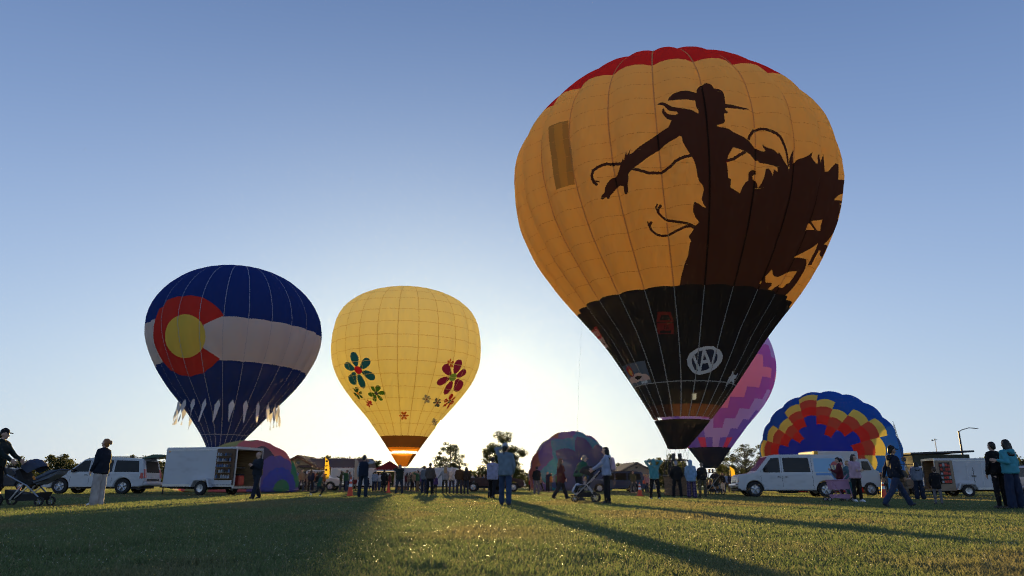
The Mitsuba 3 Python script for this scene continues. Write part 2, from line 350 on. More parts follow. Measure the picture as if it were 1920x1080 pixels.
'f_grey':[(1.591,.3017),(1.371,.3203),(1.69,.3177),(1.888,.3051),(1.866,.2866),(1.561,.2832),(1.201,.3022)],
'f_dark':[(2.636,.2897),(2.275,.3089),(2.704,.3072),(2.965,.293),(2.988,.2722),(2.674,.2708),(2.209,.289)],
'f_redsm':[(3.872,.3034),(3.536,.3381),(4.261,.3288),(4.745,.3026),(4.59,.2718),(3.605,.2768),(3.152,.3055)],
'f_greysm':[(3.887,.2031),(3.354,.2182),(3.847,.2166),(4.63,.2058),(4.757,.1924),(3.933,.1897),(3.414,.2033)],
'red':[(-4.221,.4727),(-4.114,.4946),(-3.892,.5444),(-3.728,.59),(-3.231,.6159),(-2.732,.6274),(-2.022,.6261),(-1.542,.62),(-1.06,.5967),(-.743,.5751),(-.567,.5553),(-.922,.5383),(-1.339,.521),(-1.421,.4434),(-1.01,.4236),(-.671,.4068),(-1.053,.3769),(-1.635,.3533),(-2.341,.3415),(-3.058,.3484),(-3.72,.37),(-3.986,.4028),(-4.14,.4417)],
'disc':[(-1.263,.4831),(-1.28,.4996),(-1.345,.5152),(-1.464,.5297),(-1.616,.5419),(-1.761,.5499),(-1.933,.555),(-2.133,.5573),(-2.374,.5571),(-2.626,.5537),(-2.775,.5447),(-2.918,.5333),(-3.055,.5199),(-3.18,.5052),(-3.277,.4895),(-3.322,.4731),(-3.291,.4567),(-3.19,.4412),(-3.041,.4281),(-2.867,.4182),(-2.68,.4123),(-2.41,.4092),(-2.12,.4099),(-1.889,.4154),(-1.701,.425),(-1.54,.4375),(-1.389,.4512),(-1.299,.4667)],
'wt':[(-5.38,.571),(-3.743,.5565),(-.565,.5527),(.239,.5506),(1.203,.5487),(2.116,.5477),(3.049,.5419),(5.109,.5537)],
'wb':[(-5.929,.4223),(-3.956,.4143),(-.688,.4067),(.184,.4065),(1.143,.4014),(2.15,.3964),(3.479,.3963),(5.132,.3985)],
'pen':[(-4.802,.257),(-3.245,.2572),(-2.138,.255),(-1.042,.255),(.019,.2507),(1.084,.2463),(2.163,.2473),(3.467,.2419)],
'ringl':[(-5.998,.1199),(-1.103,.1114),(2.231,.1107),(4.535,.1047)]}
ART['sign_red'] = [(-5.75, .2614), (-4.41, .256), (-4.62, .2354), (-5.75, .2399)]
ART['sign_white'] = [(-5.75, .2399), (-4.62, .2354), (-5.0, .216), (-5.75, .2182)]
ART['mark'] = [(-5.62, .234), (-5.50, .235), (-5.36, .224), (-5.46, .222)]
# ---------------------------------------------------------------- hot air balloons
PROFILE_T = np.array([0, .12, .25, .38, .5, .62, .74, .84, .92, .97, 1])


def clean(g):
    return shapely.set_precision(shapely.make_valid(g).buffer(0), 1e-5).buffer(0)


class Envelope:
    """A balloon skin S(u, v): u counts gores (0 on the side towards the meadow's photographer, + to its right), v is the arc from mouth to crown."""

    def __init__(s, cx, cy, z0, z1, r, lean=0, bend=0, gores=24, phase=0.0, beta=.03, axis=None, roll=0.0, ripple=.012, seed=1):
        s.c, s.z0, s.lean, s.bend, s.n, s.ph, s.beta, s.ripple, s.seed = np.array([cx, cy]), z0, lean, bend, gores, phase, beta, ripple, seed
        t = np.linspace(0, 1, 500)
        t = 1 - (1 - t) ** 2
        R = np.sqrt(np.maximum(CubicSpline(PROFILE_T, np.append(r, 0) ** 2)(t), 1e-4))
        R = np.where(t < .25, np.interp(t, PROFILE_T[:3], r[:3]), R)
        Z = z0 + t * (z1 - z0)
        l = np.concatenate([[0], np.cumsum(np.hypot(np.diff(R), np.diff(Z)))])
        s.L, s.l, s.R, s.Z = l[-1], l / l[-1], R, Z
        s.a0 = math.atan2(-cy, -cx)
        s.axis, s.roll = axis, roll

    def S(s, u, v):
        u, v = np.broadcast_arrays(np.asarray(u, float), np.asarray(v, float))
        R, Z = np.interp(v, s.l, s.R), np.interp(v, s.l, s.Z)
        f = (u - s.ph) % 1
        R = R * (1 + s.beta * np.clip(v * 3, .25, 1) * (4 * f * (1 - f) - .6))
        a = s.a0 + u * 2 * PI / s.n
        if s.ripple:
            w = meshkit.fbm(np.stack([np.cos(a) * 9, np.sin(a) * 9, v * 26], -1), 2, s.seed) - .5
            R = R * (1 + s.ripple * w)
        if s.axis is None:
            return np.stack([s.c[0] + s.lean * (Z - s.z0) - s.bend * np.exp(-(Z - s.z0) / 3) + R * np.cos(a), s.c[1] + R * np.sin(a), Z], -1)
        # lying on the grass: the axis (mouth to crown) points along s.axis; sagging where it rests
        k, lift, squash = s.axis
        e2 = np.array([-k[1], k[0], 0]) / math.hypot(k[0], k[1])
        e3 = np.cross(k, e2)
        b = u * 2 * PI / s.n + s.roll
        X = np.multiply.outer(Z - s.z0, k) + (R * np.cos(b))[..., None] * e3 + (R * np.sin(b))[..., None] * -e2
        z = X[..., 2] * squash + lift
        z = np.where(z < .5, .5 * np.exp(np.minimum(z - .5, 0) / .5), z) - .0
        return np.stack([s.c[0] + X[..., 0], s.c[1] + X[..., 1], z], -1)

    def N(s, u, v):
        e = 2e-3
        f = np.asarray(u, float)
        a = s.S(f + e, v) - s.S(f - e, v)
        b = s.S(f, np.minimum(np.asarray(v) + e, 1)) - s.S(f, np.maximum(np.asarray(v) - e, 0))
        n = np.cross(a, b)
        return n / (np.linalg.norm(n, axis=-1, keepdims=True) + 1e-12)

    def faces(s, u, v):
        return float((s.N(u, v) * (EYE - s.S(u, v))).sum()) > -.5

    def skin(s, uv, faces, off=0.0):
        uv = np.asarray(uv, float)
        n = s.N(uv[:, 0], uv[:, 1])
        return s.S(uv[:, 0], uv[:, 1]) + off * n, np.asarray(faces, int), n

    def grid(s, u0, u1, v0, v1, nu, nv):
        U, V = np.meshgrid(np.linspace(u0, u1, nu + 1), np.linspace(v0, v1, nv + 1), indexing='ij')
        i, j = np.meshgrid(np.arange(nu), np.arange(nv), indexing='ij')
        k = nv + 1
        q = np.stack([i * k + j, (i + 1) * k + j, (i + 1) * k + j + 1, i * k + j + 1], -1).reshape(-1, 4)
        return np.stack([U.ravel(), V.ravel()], 1), np.vstack([q[:, [0, 1, 2]], q[:, [0, 2, 3]]])

    def cut(s, geom, us, vs):
        """triangles of a region of the (u, v) plane, cut along the grid lines us, vs so that it follows the skin"""
        pts, fs, n = [], [], 0
        geom = clean(geom)
        if geom.is_empty:
            return None
        gp = prep(geom)
        a, b, c, d = geom.bounds
        for i in range(max(0, np.searchsorted(us, a) - 1), min(len(us) - 1, np.searchsorted(us, c))):
            for j in range(max(0, np.searchsorted(vs, b) - 1), min(len(vs) - 1, np.searchsorted(vs, d))):
                cell = sbox(us[i], vs[j], us[i + 1], vs[j + 1])
                if gp.contains(cell):
                    pts.append(np.array([[us[i], vs[j]], [us[i + 1], vs[j]], [us[i + 1], vs[j + 1]], [us[i], vs[j + 1]]]))
                    fs.append(np.array([[0, 1, 2], [0, 2, 3]]) + n)
                    n += 4
                elif gp.intersects(cell):
                    w = geom.intersection(cell)
                    for g in getattr(w, 'geoms', [w]):
                        if g.geom_type != 'Polygon' or g.area < 1e-7:
                            continue
                        sc = np.array([1.0, 24.0])
                        vv, ff = trimesh.creation.triangulate_polygon(Polygon(np.array(g.exterior.coords) * sc, [np.array(h.coords) * sc for h in g.interiors]), engine='earcut')
                        if len(ff):
                            pts.append(vv / sc)
                            fs.append(ff + n)
                            n += len(vv)
        return (np.vstack(pts), np.vstack(fs)) if pts else None


def put_skin(key, env, uvf, bsdf, off=0.0):
    v, f, n = env.skin(uvf[0], uvf[1], off)
    path = meshkit.write_ply((v, f), True, normals=n)
    scene[key] = {'type': 'ply', 'filename': path, 'face_normals': False, 'bsdf': {'type': 'ref', 'id': bsdf}}
    return key


def sew(bal, env, rows, colour, prints=(), front=6.9, sub=(5, 2), back_from=None, panel='panel'):
    """All panels of one envelope. rows: v of the horizontal seams; colour(g, i) names the cloth. Panels on the far side are joined."""
    us = np.concatenate([env.ph + g + np.arange(sub[0]) / sub[0] for g in range(-env.n, env.n + 1)])
    vs = np.unique(np.concatenate([np.linspace(rows[i], rows[i + 1], sub[1] + 1) for i in range(len(rows) - 1)]))
    done, shapes = None, []
    for name, geom, bsdf, lab in prints:
        geom = clean(geom)
        g = geom if done is None else geom.difference(done)
        done = geom if done is None else clean(done.union(geom))
        r = env.cut(g, us, vs)
        if r:
            k = key_of(name, bal)
            put_skin(k, env, r, bsdf, .0)
            if lab:
                labels[k] = {'label': lab}
    rear = {}
    pd = prep(done) if done is not None else None
    half = env.n // 2
    for g in range(-half, env.n - half):
        u0 = env.ph + g
        for i in range(len(rows) - 1):
            c = colour(g, i)
            if c is None:
                continue
            v0, v1 = rows[i], rows[i + 1]
            seen = abs(u0 + .5) < front if env.axis is None else env.faces(u0 + .5, (v0 + v1) / 2)
            if not seen and back_from is not None and abs(u0 + .5) > back_from[0] and v0 < back_from[1]:
                continue
            cell = sbox(u0, v0, u0 + 1, v1)
            if pd is not None and pd.intersects(cell):
                if pd.contains(cell):
                    continue
                w = clean(cell.difference(done))
                pieces = [q for q in getattr(w, 'geoms', [w]) if q.geom_type == 'Polygon' and q.area > 2e-5]
                if seen:
                    for q in pieces:
                        r = env.cut(q, us, vs)
                        if r:
                            put_skin(key_of(panel, bal), env, r, c)
                    continue
                r = env.cut(w, us, vs)
                if r is None:
                    continue
            else:
                r = env.grid(u0, u0 + 1, v0, v1, sub[0], sub[1])
            if seen:
                put_skin(key_of(panel, bal), env, r, c)
            else:
                rear.setdefault(c, []).append(r)
    for c, rs in rear.items():
        n, P, Fc = 0, [], []
        for a, b in rs:
            P.append(a)
            Fc.append(b + n)
            n += len(a)
        k = key_of('rear_cloth', bal)
        put_skin(k, env, (np.vstack(P), np.vstack(Fc)), c)
        labels[k] = {'kind': 'stuff'}


def runs(keep):
    """index ranges of the unbroken stretches of a mask"""
    e = np.flatnonzero(np.diff(np.concatenate([[0], keep.astype(int), [0]])))
    return [(a, b) for a, b in zip(e[::2], e[1::2]) if b - a > 1]


def tapes(bal, env, v0, v1, bsdf, w=.05, front=7.0, name='load_tape', off=.012, steps=60, skip=None, only=None):
    for g in range(-env.n // 2, env.n // 2):
        u = env.ph + g
        if abs(u) > front:
            continue
        v = np.linspace(v0, v1, steps)
        keep = np.ones(steps - 1, bool) if skip is None else ~shapely.contains_xy(skip, np.full(steps - 1, u), (v[1:] + v[:-1]) / 2)
        if only is not None:
            keep = shapely.contains_xy(only, np.full(steps - 1, u), (v[1:] + v[:-1]) / 2)
        du = w * env.n / (2 * PI * np.maximum(np.interp(v, env.l, env.R), .25)) / 2
        for a, b in runs(keep):
            q, n = slice(a, b + 1), b - a + 1
            uv = np.stack([np.concatenate([(u - du)[q], (u + du)[q]]), np.concatenate([v[q], v[q]])], 1)
            i = np.arange(n - 1)
            f = np.vstack([np.stack([i, i + n, i + n + 1], 1), np.stack([i, i + n + 1, i + 1], 1)])
            put_skin(key_of(name, bal), env, (uv, f), bsdf, off)


def ring_seam(bal, env, v, bsdf, w=.05, front=7.4, name='seam', off=.01, skip=None):
    dv = w / env.L / 2
    n = int(front * 2 * 5)
    us = np.linspace(-front, front, n + 1)
    keep = np.ones(n, bool) if skip is None else ~shapely.contains_xy(skip, (us[1:] + us[:-1]) / 2, np.full(n, v))
    for a, b in runs(keep):
        put_skin(key_of(name, bal), env, env.grid(us[a], us[b], v - dv, v + dv, b - a, 1), bsdf, off)


def P_(name):
    return clean(Polygon(ART[name]))


def line_(name, w, env):
    """a stroke w metres wide along a traced line, in (u, v)"""
    p = np.array(ART[name])
    sc = np.array([2.4, env.L])
    g = LineString(p * sc).buffer(w / 2, cap_style=2, join_style=1, quad_segs=3)
    return shapely.transform(g, lambda q: q / sc)


# cloths
cloth('amber_cloth', (.88, .64, .19), 1.0, puckers=.12)
cloth('red_cloth', (.60, .035, .035), .8)
cloth('black_cloth', (.026, .024, .024), .2, puckers=.12)
cloth('brown_print', (.075, .038, .028), .55, puckers=.12)
cloth('olive_cloth', (.52, .36, .09), .9)  # colour of the inner bar in the painted show-through
cloth('olive_dark_cloth', (.40, .29, .09), .9)  # shade of a far side print showing through, put into the colour
cloth('white_print', (.55, .66, .72), .3)
cloth('navy_print', (.03, .045, .08), .3)
cloth('red_print', (.42, .03, .035), .4)
cloth('dull_red_print', (.16, .02, .025), .4)
cloth('slate_print', (.09, .14, .20), .3)
cloth('sand_print', (.62, .48, .42), .3)
cloth('gold_print', (.65, .40, .06), .4)
cloth('grey_tape', (.42, .42, .42), .3)
cloth('amber_tape', (.66, .42, .17), .7)
cloth('rider_tape', (.035, .020, .015), .4)
cloth('amber_seam', (.62, .38, .10), .85)
cloth('gold_cloth', (.95, .86, .42), 1.2, puckers=.10)
cloth('gold_seam', (.80, .64, .24), .85)
cloth('rust_cloth', (.24, .10, .03), .55)
cloth('orange_cloth', (.86, .34, .04), 1.1)
cloth('blue_cloth', (.022, .05, .22), .65, puckers=.10)
cloth('flag_white', (.72, .66, .64), .8, puckers=.10)
cloth('flag_red', (.66, .05, .04), .8)
cloth('flag_gold', (.86, .66, .12), .8)
cloth('pale_tape', (.5, .52, .6), .4)
cloth('pennant_cloth', (.74, .74, .76), .7)
for nm, c in dict(teal=(.02, .15, .24), maroon=(.33, .03, .09), leaf_green=(.09, .24, .03), bottle_green=(.03, .12, .05), crimson=(.62, .02, .05), tangerine=(.72, .14, .02),
                  silver=(.33, .33, .30), slate=(.09, .10, .13), scarlet=(.55, .04, .04), lime=(.25, .45, .08), amber_eye=(.75, .30, .03)).items():
    cloth('petal_' + nm, c, .45)
for nm, c in dict(pink=(.86, .36, .48), magenta=(.43, .17, .55), lilac=(.48, .48, .84), violet=(.21, .19, .66), rose=(.72, .10, .20), midnight=(.012, .03, .055)).items():
    cloth('silk_' + nm, c, 1.0)
for nm, c in dict(red=(.74, .04, .03), brick=(.62, .09, .05), straw=(.82, .62, .12), royal=(.03, .05, .42), azure=(.02, .10, .42)).items():
    cloth('check_' + nm, c, .28)
for nm, c in dict(slate=(.05, .08, .19), teal=(.02, .22, .32), purple=(.12, .08, .27), brick=(.28, .09, .08), mauve=(.21, .21, .30), grey=(.30, .28, .28)).items():
    cloth('star_' + nm, c, .45)
for nm, c in dict(moss=(.36, .35, .14), coral=(.62, .17, .17), charcoal=(.10, .09, .11), green=(.05, .24, .13), blue=(.06, .09, .42), indigo=(.15, .12, .33), cream=(.85, .78, .6)).items():
    cloth('band_' + nm, c, .5)

# baskets and burners
WICK = mat('wicker', {'type': 'twosided', 'b': {'type': 'principled', 'roughness': .8, 'base_color': proc(lambda p, n, uv: mix((.10, .055, .03), (.24, .14, .08), noise(p.x * 22, p.y * 22, p.z * 40)))}})
paint('leather_dark', (.03, .02, .016), .55)
paint('steel', (.45, .46, .48), .3, metallic=.9)
paint('steel_dark', (.05, .05, .055), .45, metallic=.5)
paint('cord', (.12, .12, .12), .8)


def basket(bal, x, y, s=1.0, mouth=None, env=None, a=.2):
    M = move(x, y, 0, a, s)
    rows, nb = [], 13
    for i in range(nb):
        z = .04 + i * 1.06 / nb
        for q, o in ((0, -.012), (.5, .012), (1, -.012)):
            rows.append((z + q * 1.06 / nb, o))
    an = np.arange(40) * 2 * PI / 40
    sq = lambda r, fl: np.stack([np.sign(np.cos(an)) * np.abs(np.cos(an)) ** .35 * (.72 + fl + r), np.sign(np.sin(an)) * np.abs(np.sin(an)) ** .35 * (.56 + fl + r)], 1)
    v = np.vstack([np.column_stack([sq(o, .04 * (1 - math.sin(z / 1.12 * PI))), np.full(40, z)]) for z, o in rows])
    f = []
    for i in range(len(rows) - 1):
        for j in range(40):
            q = [i * 40 + j, i * 40 + (j + 1) % 40, (i + 1) * 40 + (j + 1) % 40, (i + 1) * 40 + j]
            f += [[q[0], q[1], q[2]], [q[0], q[2], q[3]]]
    b = part(bal, 'basket', trimesh.Trimesh(v, f, process=False), 'wicker', False, M)
    e = sq(.0, .04)
    rim = np.column_stack([e, np.full(40, 1.12)])
    part(b, 'rim', tube(np.vstack([rim, rim[:2]]), .05, 8, False), 'leather_dark', 40, M)
    part(b, 'floor_skid', cat([bx(-.7, .7, yy - .05, yy + .05, 0, .05) for yy in (-.4, 0, .4)]), 'leather_dark', False, M)
    for sx in (-1, 1):
        for sy in (-1, 1):
            part(b, 'upright', tube([(sx * .66, sy * .5, 1.1), (sx * .5, sy * .4, 2.0)], .03, 6), 'steel_dark', 40, M)
    bu = part(bal, 'burner', cat([tube([(-.55, -.42, 2.0), (.55, -.42, 2.0), (.55, .42, 2.0), (-.55, .42, 2.0), (-.55, -.42, 2.0)], .03, 6)] +
                                 [tube([(sx * .55, 0, 2.0), (0, 0, 2.02)], .022, 6) for sx in (-1, 1)]), 'steel_dark', 40, M)
    for sx in (-.2, .2):
        part(bu, 'can', lathe([(0, 2.02), (.10, 2.02), (.11, 2.10), (.11, 2.16), (.10, 2.17), (.11, 2.2), (.11, 2.40), (.09, 2.40)], 16).apply_translation((sx, 0, 0)), 'steel_dark', 40, M)
    part(bu, 'fuel_hose', tube([(.2, .1, 2.05), (.5, .1, 2.08), (.72, .0, 1.95), (.75, -.02, 1.6), (.66, -.02, 1.2)], .02, 6), 'steel_dark', 40, M)
    if env is not None:
        for g in range(0, env.n, 3):
            top = env.S(env.ph + g, .004)
            k = PI * 2 * g / env.n + env.a0
            foot = np.array([.5 * np.sign(math.cos(k - a)), .4 * np.sign(math.sin(k - a)), 2.0, 1.0])
            foot = (M @ foot)[:3]
            part(bal, 'flying_wire', tube([foot, top], .007, 4), 'cord', 40)


def skirt(bal, env, v0, v1, bsdf_front, bsdf_side=None, split=None):
    for nm, u0, u1, c in ((('skirt', -env.n / 2, env.n / 2, bsdf_front),) if split is None else (('skirt', -env.n / 2, split, bsdf_front), ('side_skirt', split, env.n / 2, bsdf_side))):
        put_skin(key_of(nm, bal), env, env.grid(u0, u1, v0, v1, int((u1 - u0) * 4), 6), c)


# --- the big amber balloon with the rodeo rider
E1 = Envelope(10.881, 42.0, 2.672, 28.008, [0.535, 2.6, 4.76, 7.386, 9.22, 10.03, 9.713, 8.095, 5.8, 3.591], lean=-.0315, bend=1.081, phase=-.15, beta=.052, ripple=.010, seed=3)
B1 = thing('hot_air_balloon', 'huge amber balloon with a dark rodeo rider print, red crown and black lower cone', 'balloon', 'standing hot air balloons')
rows1 = [.062, .075, .0857, .128, .168, .214, .256, .298, .331, .366, .396, .4254, .4557, .488, .5167, .5431, .5745, .6034, .633, .664, .695, .73, .78, .83, .89, .95, .9995]
rider = P_('rider').difference(P_('hole0')).difference(P_('hole1')).difference(P_('hole2'))
cone = sbox(-20, 0, 20, .298)
rider = rider.union(line_('line0', .10, E1)).union(unary_union([line_(f'rope{i}', .14 if i < 4 else .08, E1) for i in range(5)]))
rider = rider.union(unary_union([line_(f'strap{i}', .13 if i in (0, 2) else .08, E1) for i in range(4)]))
# the rope is braided: small barbs along it
barbs = []
for i in range(4):
    ln = LineString(np.array(ART[f'rope{i}']) * [2.4, E1.L])
    for q in np.arange(.15, ln.length, .24):
        a, b = ln.interpolate(q), ln.interpolate(min(q + .05, ln.length))
        t = np.array([b.x - a.x, b.y - a.y]) / (math.hypot(b.x - a.x, b.y - a.y) + 1e-9)
        nn = np.array([-t[1], t[0]])
        c = np.array([a.x, a.y])
        barbs.append(Polygon([c - t * .08 - nn * .1, c + t * .08 - nn * .04, c + t * .08 + nn * .1, c - t * .08 + nn * .04]))
rider = rider.union(shapely.transform(unary_union(barbs).buffer(0), lambda q: q / [2.4, E1.L])).difference(cone)
banner, far_stripe_tint = P_('banner'), P_('far_stripe_tint')  # bars where a far side print darkens the skin, painted on the near side
letters = unary_union([line_(f'letter{k}', .26 if k < 4 else .2, E1) for k in range(5)])
ring = P_('ring').difference(P_('ring_in')).union(letters)


def word(text, quad, env_scale=1.0):
    """lettering laid into a four-cornered field of the (u, v) plane: quad = lower left, lower right, upper right, upper left"""
    m = meshkit.text_mesh(text, 1.0, .1, bold=True)
    s = m.section(plane_origin=[0, 0, .05], plane_normal=[0, 0, 1])
    pl = s.to_2D()[0] if not hasattr(s, 'to_2D_') else None
    return pl


def letters_in(text, quad):
    from PIL import Image, ImageDraw, ImageFont
    m = meshkit.text_mesh(text, 1.0, .1, bold=True)
    v, f = np.array(m.vertices), np.array(m.faces)
    up = np.abs(v[f][:, :, 2] - .1).max(1) < 1e-6
    g = unary_union([Polygon(t[:, :2]) for t in v[f[up]] if Polygon(t[:, :2]).area > 1e-9]).buffer(.004)
    a, b, c, d = g.bounds
    q = np.array(quad, float)

    def warp(p):
        s, t = (p[:, 0] - a) / (c - a), (p[:, 1] - b) / (d - b)
        return ((1 - s) * (1 - t))[:, None] * q[0] + (s * (1 - t))[:, None] * q[1] + (s * t)[:, None] * q[2] + ((1 - s) * t)[:, None] * q[3]
    return shapely.transform(g, warp).buffer(0)


def inset(quad, a0, a1, b0, b1):
    """part of a field given by its corners lower left, lower right, upper right, upper left"""
    q = np.array(quad, float)
    f = lambda s, t: (1 - s) * (1 - t) * q[0] + s * (1 - t) * q[1] + s * t * q[2] + (1 - s) * t * q[3]
    return [f(a0, b0), f(a1, b0), f(a1, b1), f(a0, b1)]


sr, sw = ART['sign_red'], ART['sign_white']
qr = [sr[3], sr[2], sr[1], sr[0]]
qw = [sw[3], sw[2], sw[1], sw[0]]
logo = ART['logo_arch']
ql = [ART['logo_txt'][3], ART['logo_txt'][2], ART['logo_txt'][1], ART['logo_txt'][0]]
prints1 = [
    ('sign_lettering', letters_in('RIDES', inset(qr, .08, .94, .25, .8)), 'sand_print', None),
    ('red_sign', P_('sign_red'), 'red_print', 'red sign patch with pale lettering'),
    ('sign_mark', clean(shapely.union_all([P_('mark')] + [clean(Polygon(inset(qw, a, a + .05, .3, .85))) for a in (.42, .55, .68, .82)], grid_size=1e-5)), 'brown_print', None),
    ('white_sign', P_('sign_white'), 'sand_print', 'pale sign patch below the red one'),
    ('badge', ring, 'white_print', 'pale oval badge with interlaced letters'),
    ('badge_field', P_('ring'), 'navy_print', None),
    ('picture_eye', P_('flag_eye'), 'black_cloth', None),
    ('picture_sun', P_('flag_yellow'), 'gold_print', None),
    ('picture_flame', P_('flag_red'), 'red_print', None),
    ('picture_hill', P_('flag_hill'), 'sand_print', None),
    ('picture_lettering', line_('flag_txt', .16, E1), 'white_print', None),
    ('picture_field', P_('flag'), 'slate_print', 'slate blue picture patch with a pale hill'),
    ('emblem_hole', P_('logo_hole').union(P_('logo_bar')).union(unary_union([Polygon(inset(ql, a, a + .05, 0, 1)) for a in (.42, .54, .66)])).union(Polygon([ART['logo_txt2'][k] for k in range(4)])), 'black_cloth', None),
    ('emblem', P_('logo_arch'), 'dull_red_print', 'dark red emblem shaped like an arch'),
    ('tag', P_('tag'), 'white_print', None),
    ('small_figure', P_('bronc'), 'white_print', 'small pale figure on the black cone'),
    ('rider_print', rider, 'brown_print', 'dark brown silhouette of a rodeo rider with hat and rope'),
    ('tint_stripe', far_stripe_tint, 'olive_cloth', None),
    ('banner', banner, 'olive_dark_cloth', 'olive tint painted for a far side print showing through the cloth'),
]


def col1(g, i):
    v = rows1[i]
    return 'brown_print' if v < .08 else 'black_cloth' if v < .29 else 'amber_cloth' if v < .69 else 'red_cloth'


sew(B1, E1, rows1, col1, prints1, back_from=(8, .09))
tapes(B1, E1, .060, .298, 'grey_tape', .055, 6.3)
tapes(B1, E1, .298, .999, 'amber_tape', .085, 6.8, steps=140, skip=rider)
tapes(B1, E1, .298, .72, 'rider_tape', .11, 6.8, steps=140, only=rider)
ring_seam(B1, E1, .128, 'grey_tape', .055, 6.6)
for v in rows1[8:20]:
    ring_seam(B1, E1, v, 'amber_seam', .022, 6.9, skip=rider)
skirt(B1, E1, .0, .057, 'black_cloth')
basket(B1, 9.75, 42.0, 1.0, env=E1)

# --- the yellow balloon with flowers
E2 = Envelope(-12.778, 85.0, 2.654, 24.364, [0.548, 2.25, 4.3, 6.717, 8.402, 9.074, 8.964, 8.286, 6.663, 4.381], lean=-.0162, bend=.067, phase=-.47, beta=.03, ripple=.006)
B2 = thing('hot_air_balloon', 'glowing yellow balloon decorated with coloured daisy flowers above a brown band', 'balloon', 'standing hot air balloons')
rows2 = [.0685, .0855, .1357, .1903, .2473, .303, .3542, .4063, .4572, .5053, .5523, .6033, .6533, .7069, .757, .81, .865, .93, .9995]
flowers = []
for nm, petal, eye in (('teal', 'teal', 'crimson'), ('maroon', 'maroon', 'lime'), ('green', 'leaf_green', 'slate'), ('dkgreen', 'bottle_green', 'amber_eye'), ('crimson', 'crimson', 'maroon'), ('orange', 'tangerine', 'maroon'),
                       ('orange2', 'tangerine', 'amber_eye'), ('grey', 'silver', 'maroon'), ('dark', 'slate', 'maroon'), ('redsm', 'scarlet', 'slate'), ('greysm', 'silver', 'slate')):
    p = np.array(ART['f_' + nm])
    sc = np.array([2 * PI / 24 * np.interp(p[0, 1], E2.l, E2.R), E2.L])
    p = p * sc
    c, tips = p[0], p[1:]
    tl = np.linalg.norm(tips - c, axis=1).mean()
    fl = key_of('flower', B2)
    scene_eye = Point(c).buffer(.21 * tl, 4)
    flowers.append((fl, scene_eye, 'petal_' + eye, sc, [(t, c) for t in tips], 'petal_' + petal))
prints2, us = [], None
order = sorted(flowers, key=lambda q: q[0])
occupied = []
for fl, eye, ec, sc, tips, pc in flowers:
    prints2.append((fl[len(B2) + 2:] + '__eye', shapely.transform(eye, lambda q: q / sc), ec, None))
for fl, eye, ec, sc, tips, pc in flowers:
    for t, c in tips:
        d = t - c
        L = np.linalg.norm(d)
        a = math.atan2(d[1], d[0])
        th = np.arange(20) * 2 * PI / 20
        ex, ey = .60 * L + .40 * L * np.cos(th), .225 * L * np.sin(th) * (1 + .25 * np.cos(th))
        pt = np.stack([c[0] + ex * math.cos(a) - ey * math.sin(a), c[1] + ex * math.sin(a) + ey * math.cos(a)], 1)
        prints2.append((fl[len(B2) + 2:] + '__petal', Polygon(pt / sc).buffer(0), pc, None))


def col2(g, i):
    return 'orange_cloth' if rows2[i] < .08 else 'rust_cloth' if rows2[i] < .12 else 'gold_cloth'


sew(B2, E2, rows2, col2, prints2, back_from=(8, .085))
tapes(B2, E2, .1357, .999, 'gold_seam', .085, 6.8)
for v in rows2[3:-2]:
    ring_seam(B2, E2, v, 'gold_seam', .07, 6.9)
skirt(B2, E2, .0, .0575, 'orange_cloth', 'rust_cloth', 3.0)
basket(B2, -12.86, 85.0, 1.0, env=E2)

# --- the blue balloon with the flag
E3 = Envelope(-27.816, 70.0, 2.704, 22.367, [0.545, 2.1, 4.05, 6.196, 7.58, 8.346, 8.136, 7.084, 5.448, 3.505], lean=-.0394, bend=.994, phase=.43, beta=.035, ripple=.010)
B3 = thing('hot_air_balloon', 'blue and white striped balloon with a red letter C round a gold disc', 'balloon', 'standing hot air balloons')
rows3 = [.006, .108, .18, .25, .325, .402, .478, .553, .64, .73, .82, .91, .9995]
tail = P_('red').buffer(.0)
prints3 = [('gold_disc', P_('disc'), 'flag_gold', 'gold disc inside the letter'), ('letter', tail, 'flag_red', 'big red letter C')]
sew(B3, E3, rows3, lambda g, i: 'flag_white' if .40 <= rows3[i] < .55 else 'blue_cloth', prints3, sub=(5, 3))
tapes(B3, E3, .01, .999, 'pale_tape', .055, 6.8)
ring_seam(B3, E3, .108, 'pale_tape', .07, 6.8)
basket(B3, -28.8, 70.0, 1.0, env=E3)
for g in range(24):
    u = E3.ph + .6 + g - 12
    a = E3.a0 + u * 2 * PI / 24
    top, out = E3.S(u, .252), np.array([math.cos(a), math.sin(a), 0])
    tang = np.array([-math.sin(a), math.cos(a), 0])
    rr = random.Random(g)
    L, w, sw = 1.9 + .5 * rr.random(), .52, rr.uniform(-.25, .25)
    pts, fs = [], []
    ns = 8
    for i in range(ns + 1):
        q = i / ns
        c = top + out * (.05 + .25 * q) + np.array([0, 0, -L * q]) + tang * (sw * q * q + .35 * w * (1 - q))
        hw = w * (min(q / .25, 1) if q < .25 else 1 - (q - .25) / .75) * .5 + .004
        cu = .12 * math.sin(q * 5 + g)
        pts += [c - tang * hw + out * cu, c + tang * hw - out * cu * .6]
    for i in range(ns):
        fs += [[2 * i, 2 * i + 1, 2 * i + 3], [2 * i, 2 * i + 3, 2 * i + 2]]
    part(B3, 'pennant', trimesh.Trimesh(pts, fs, process=False), 'pennant_cloth', True)

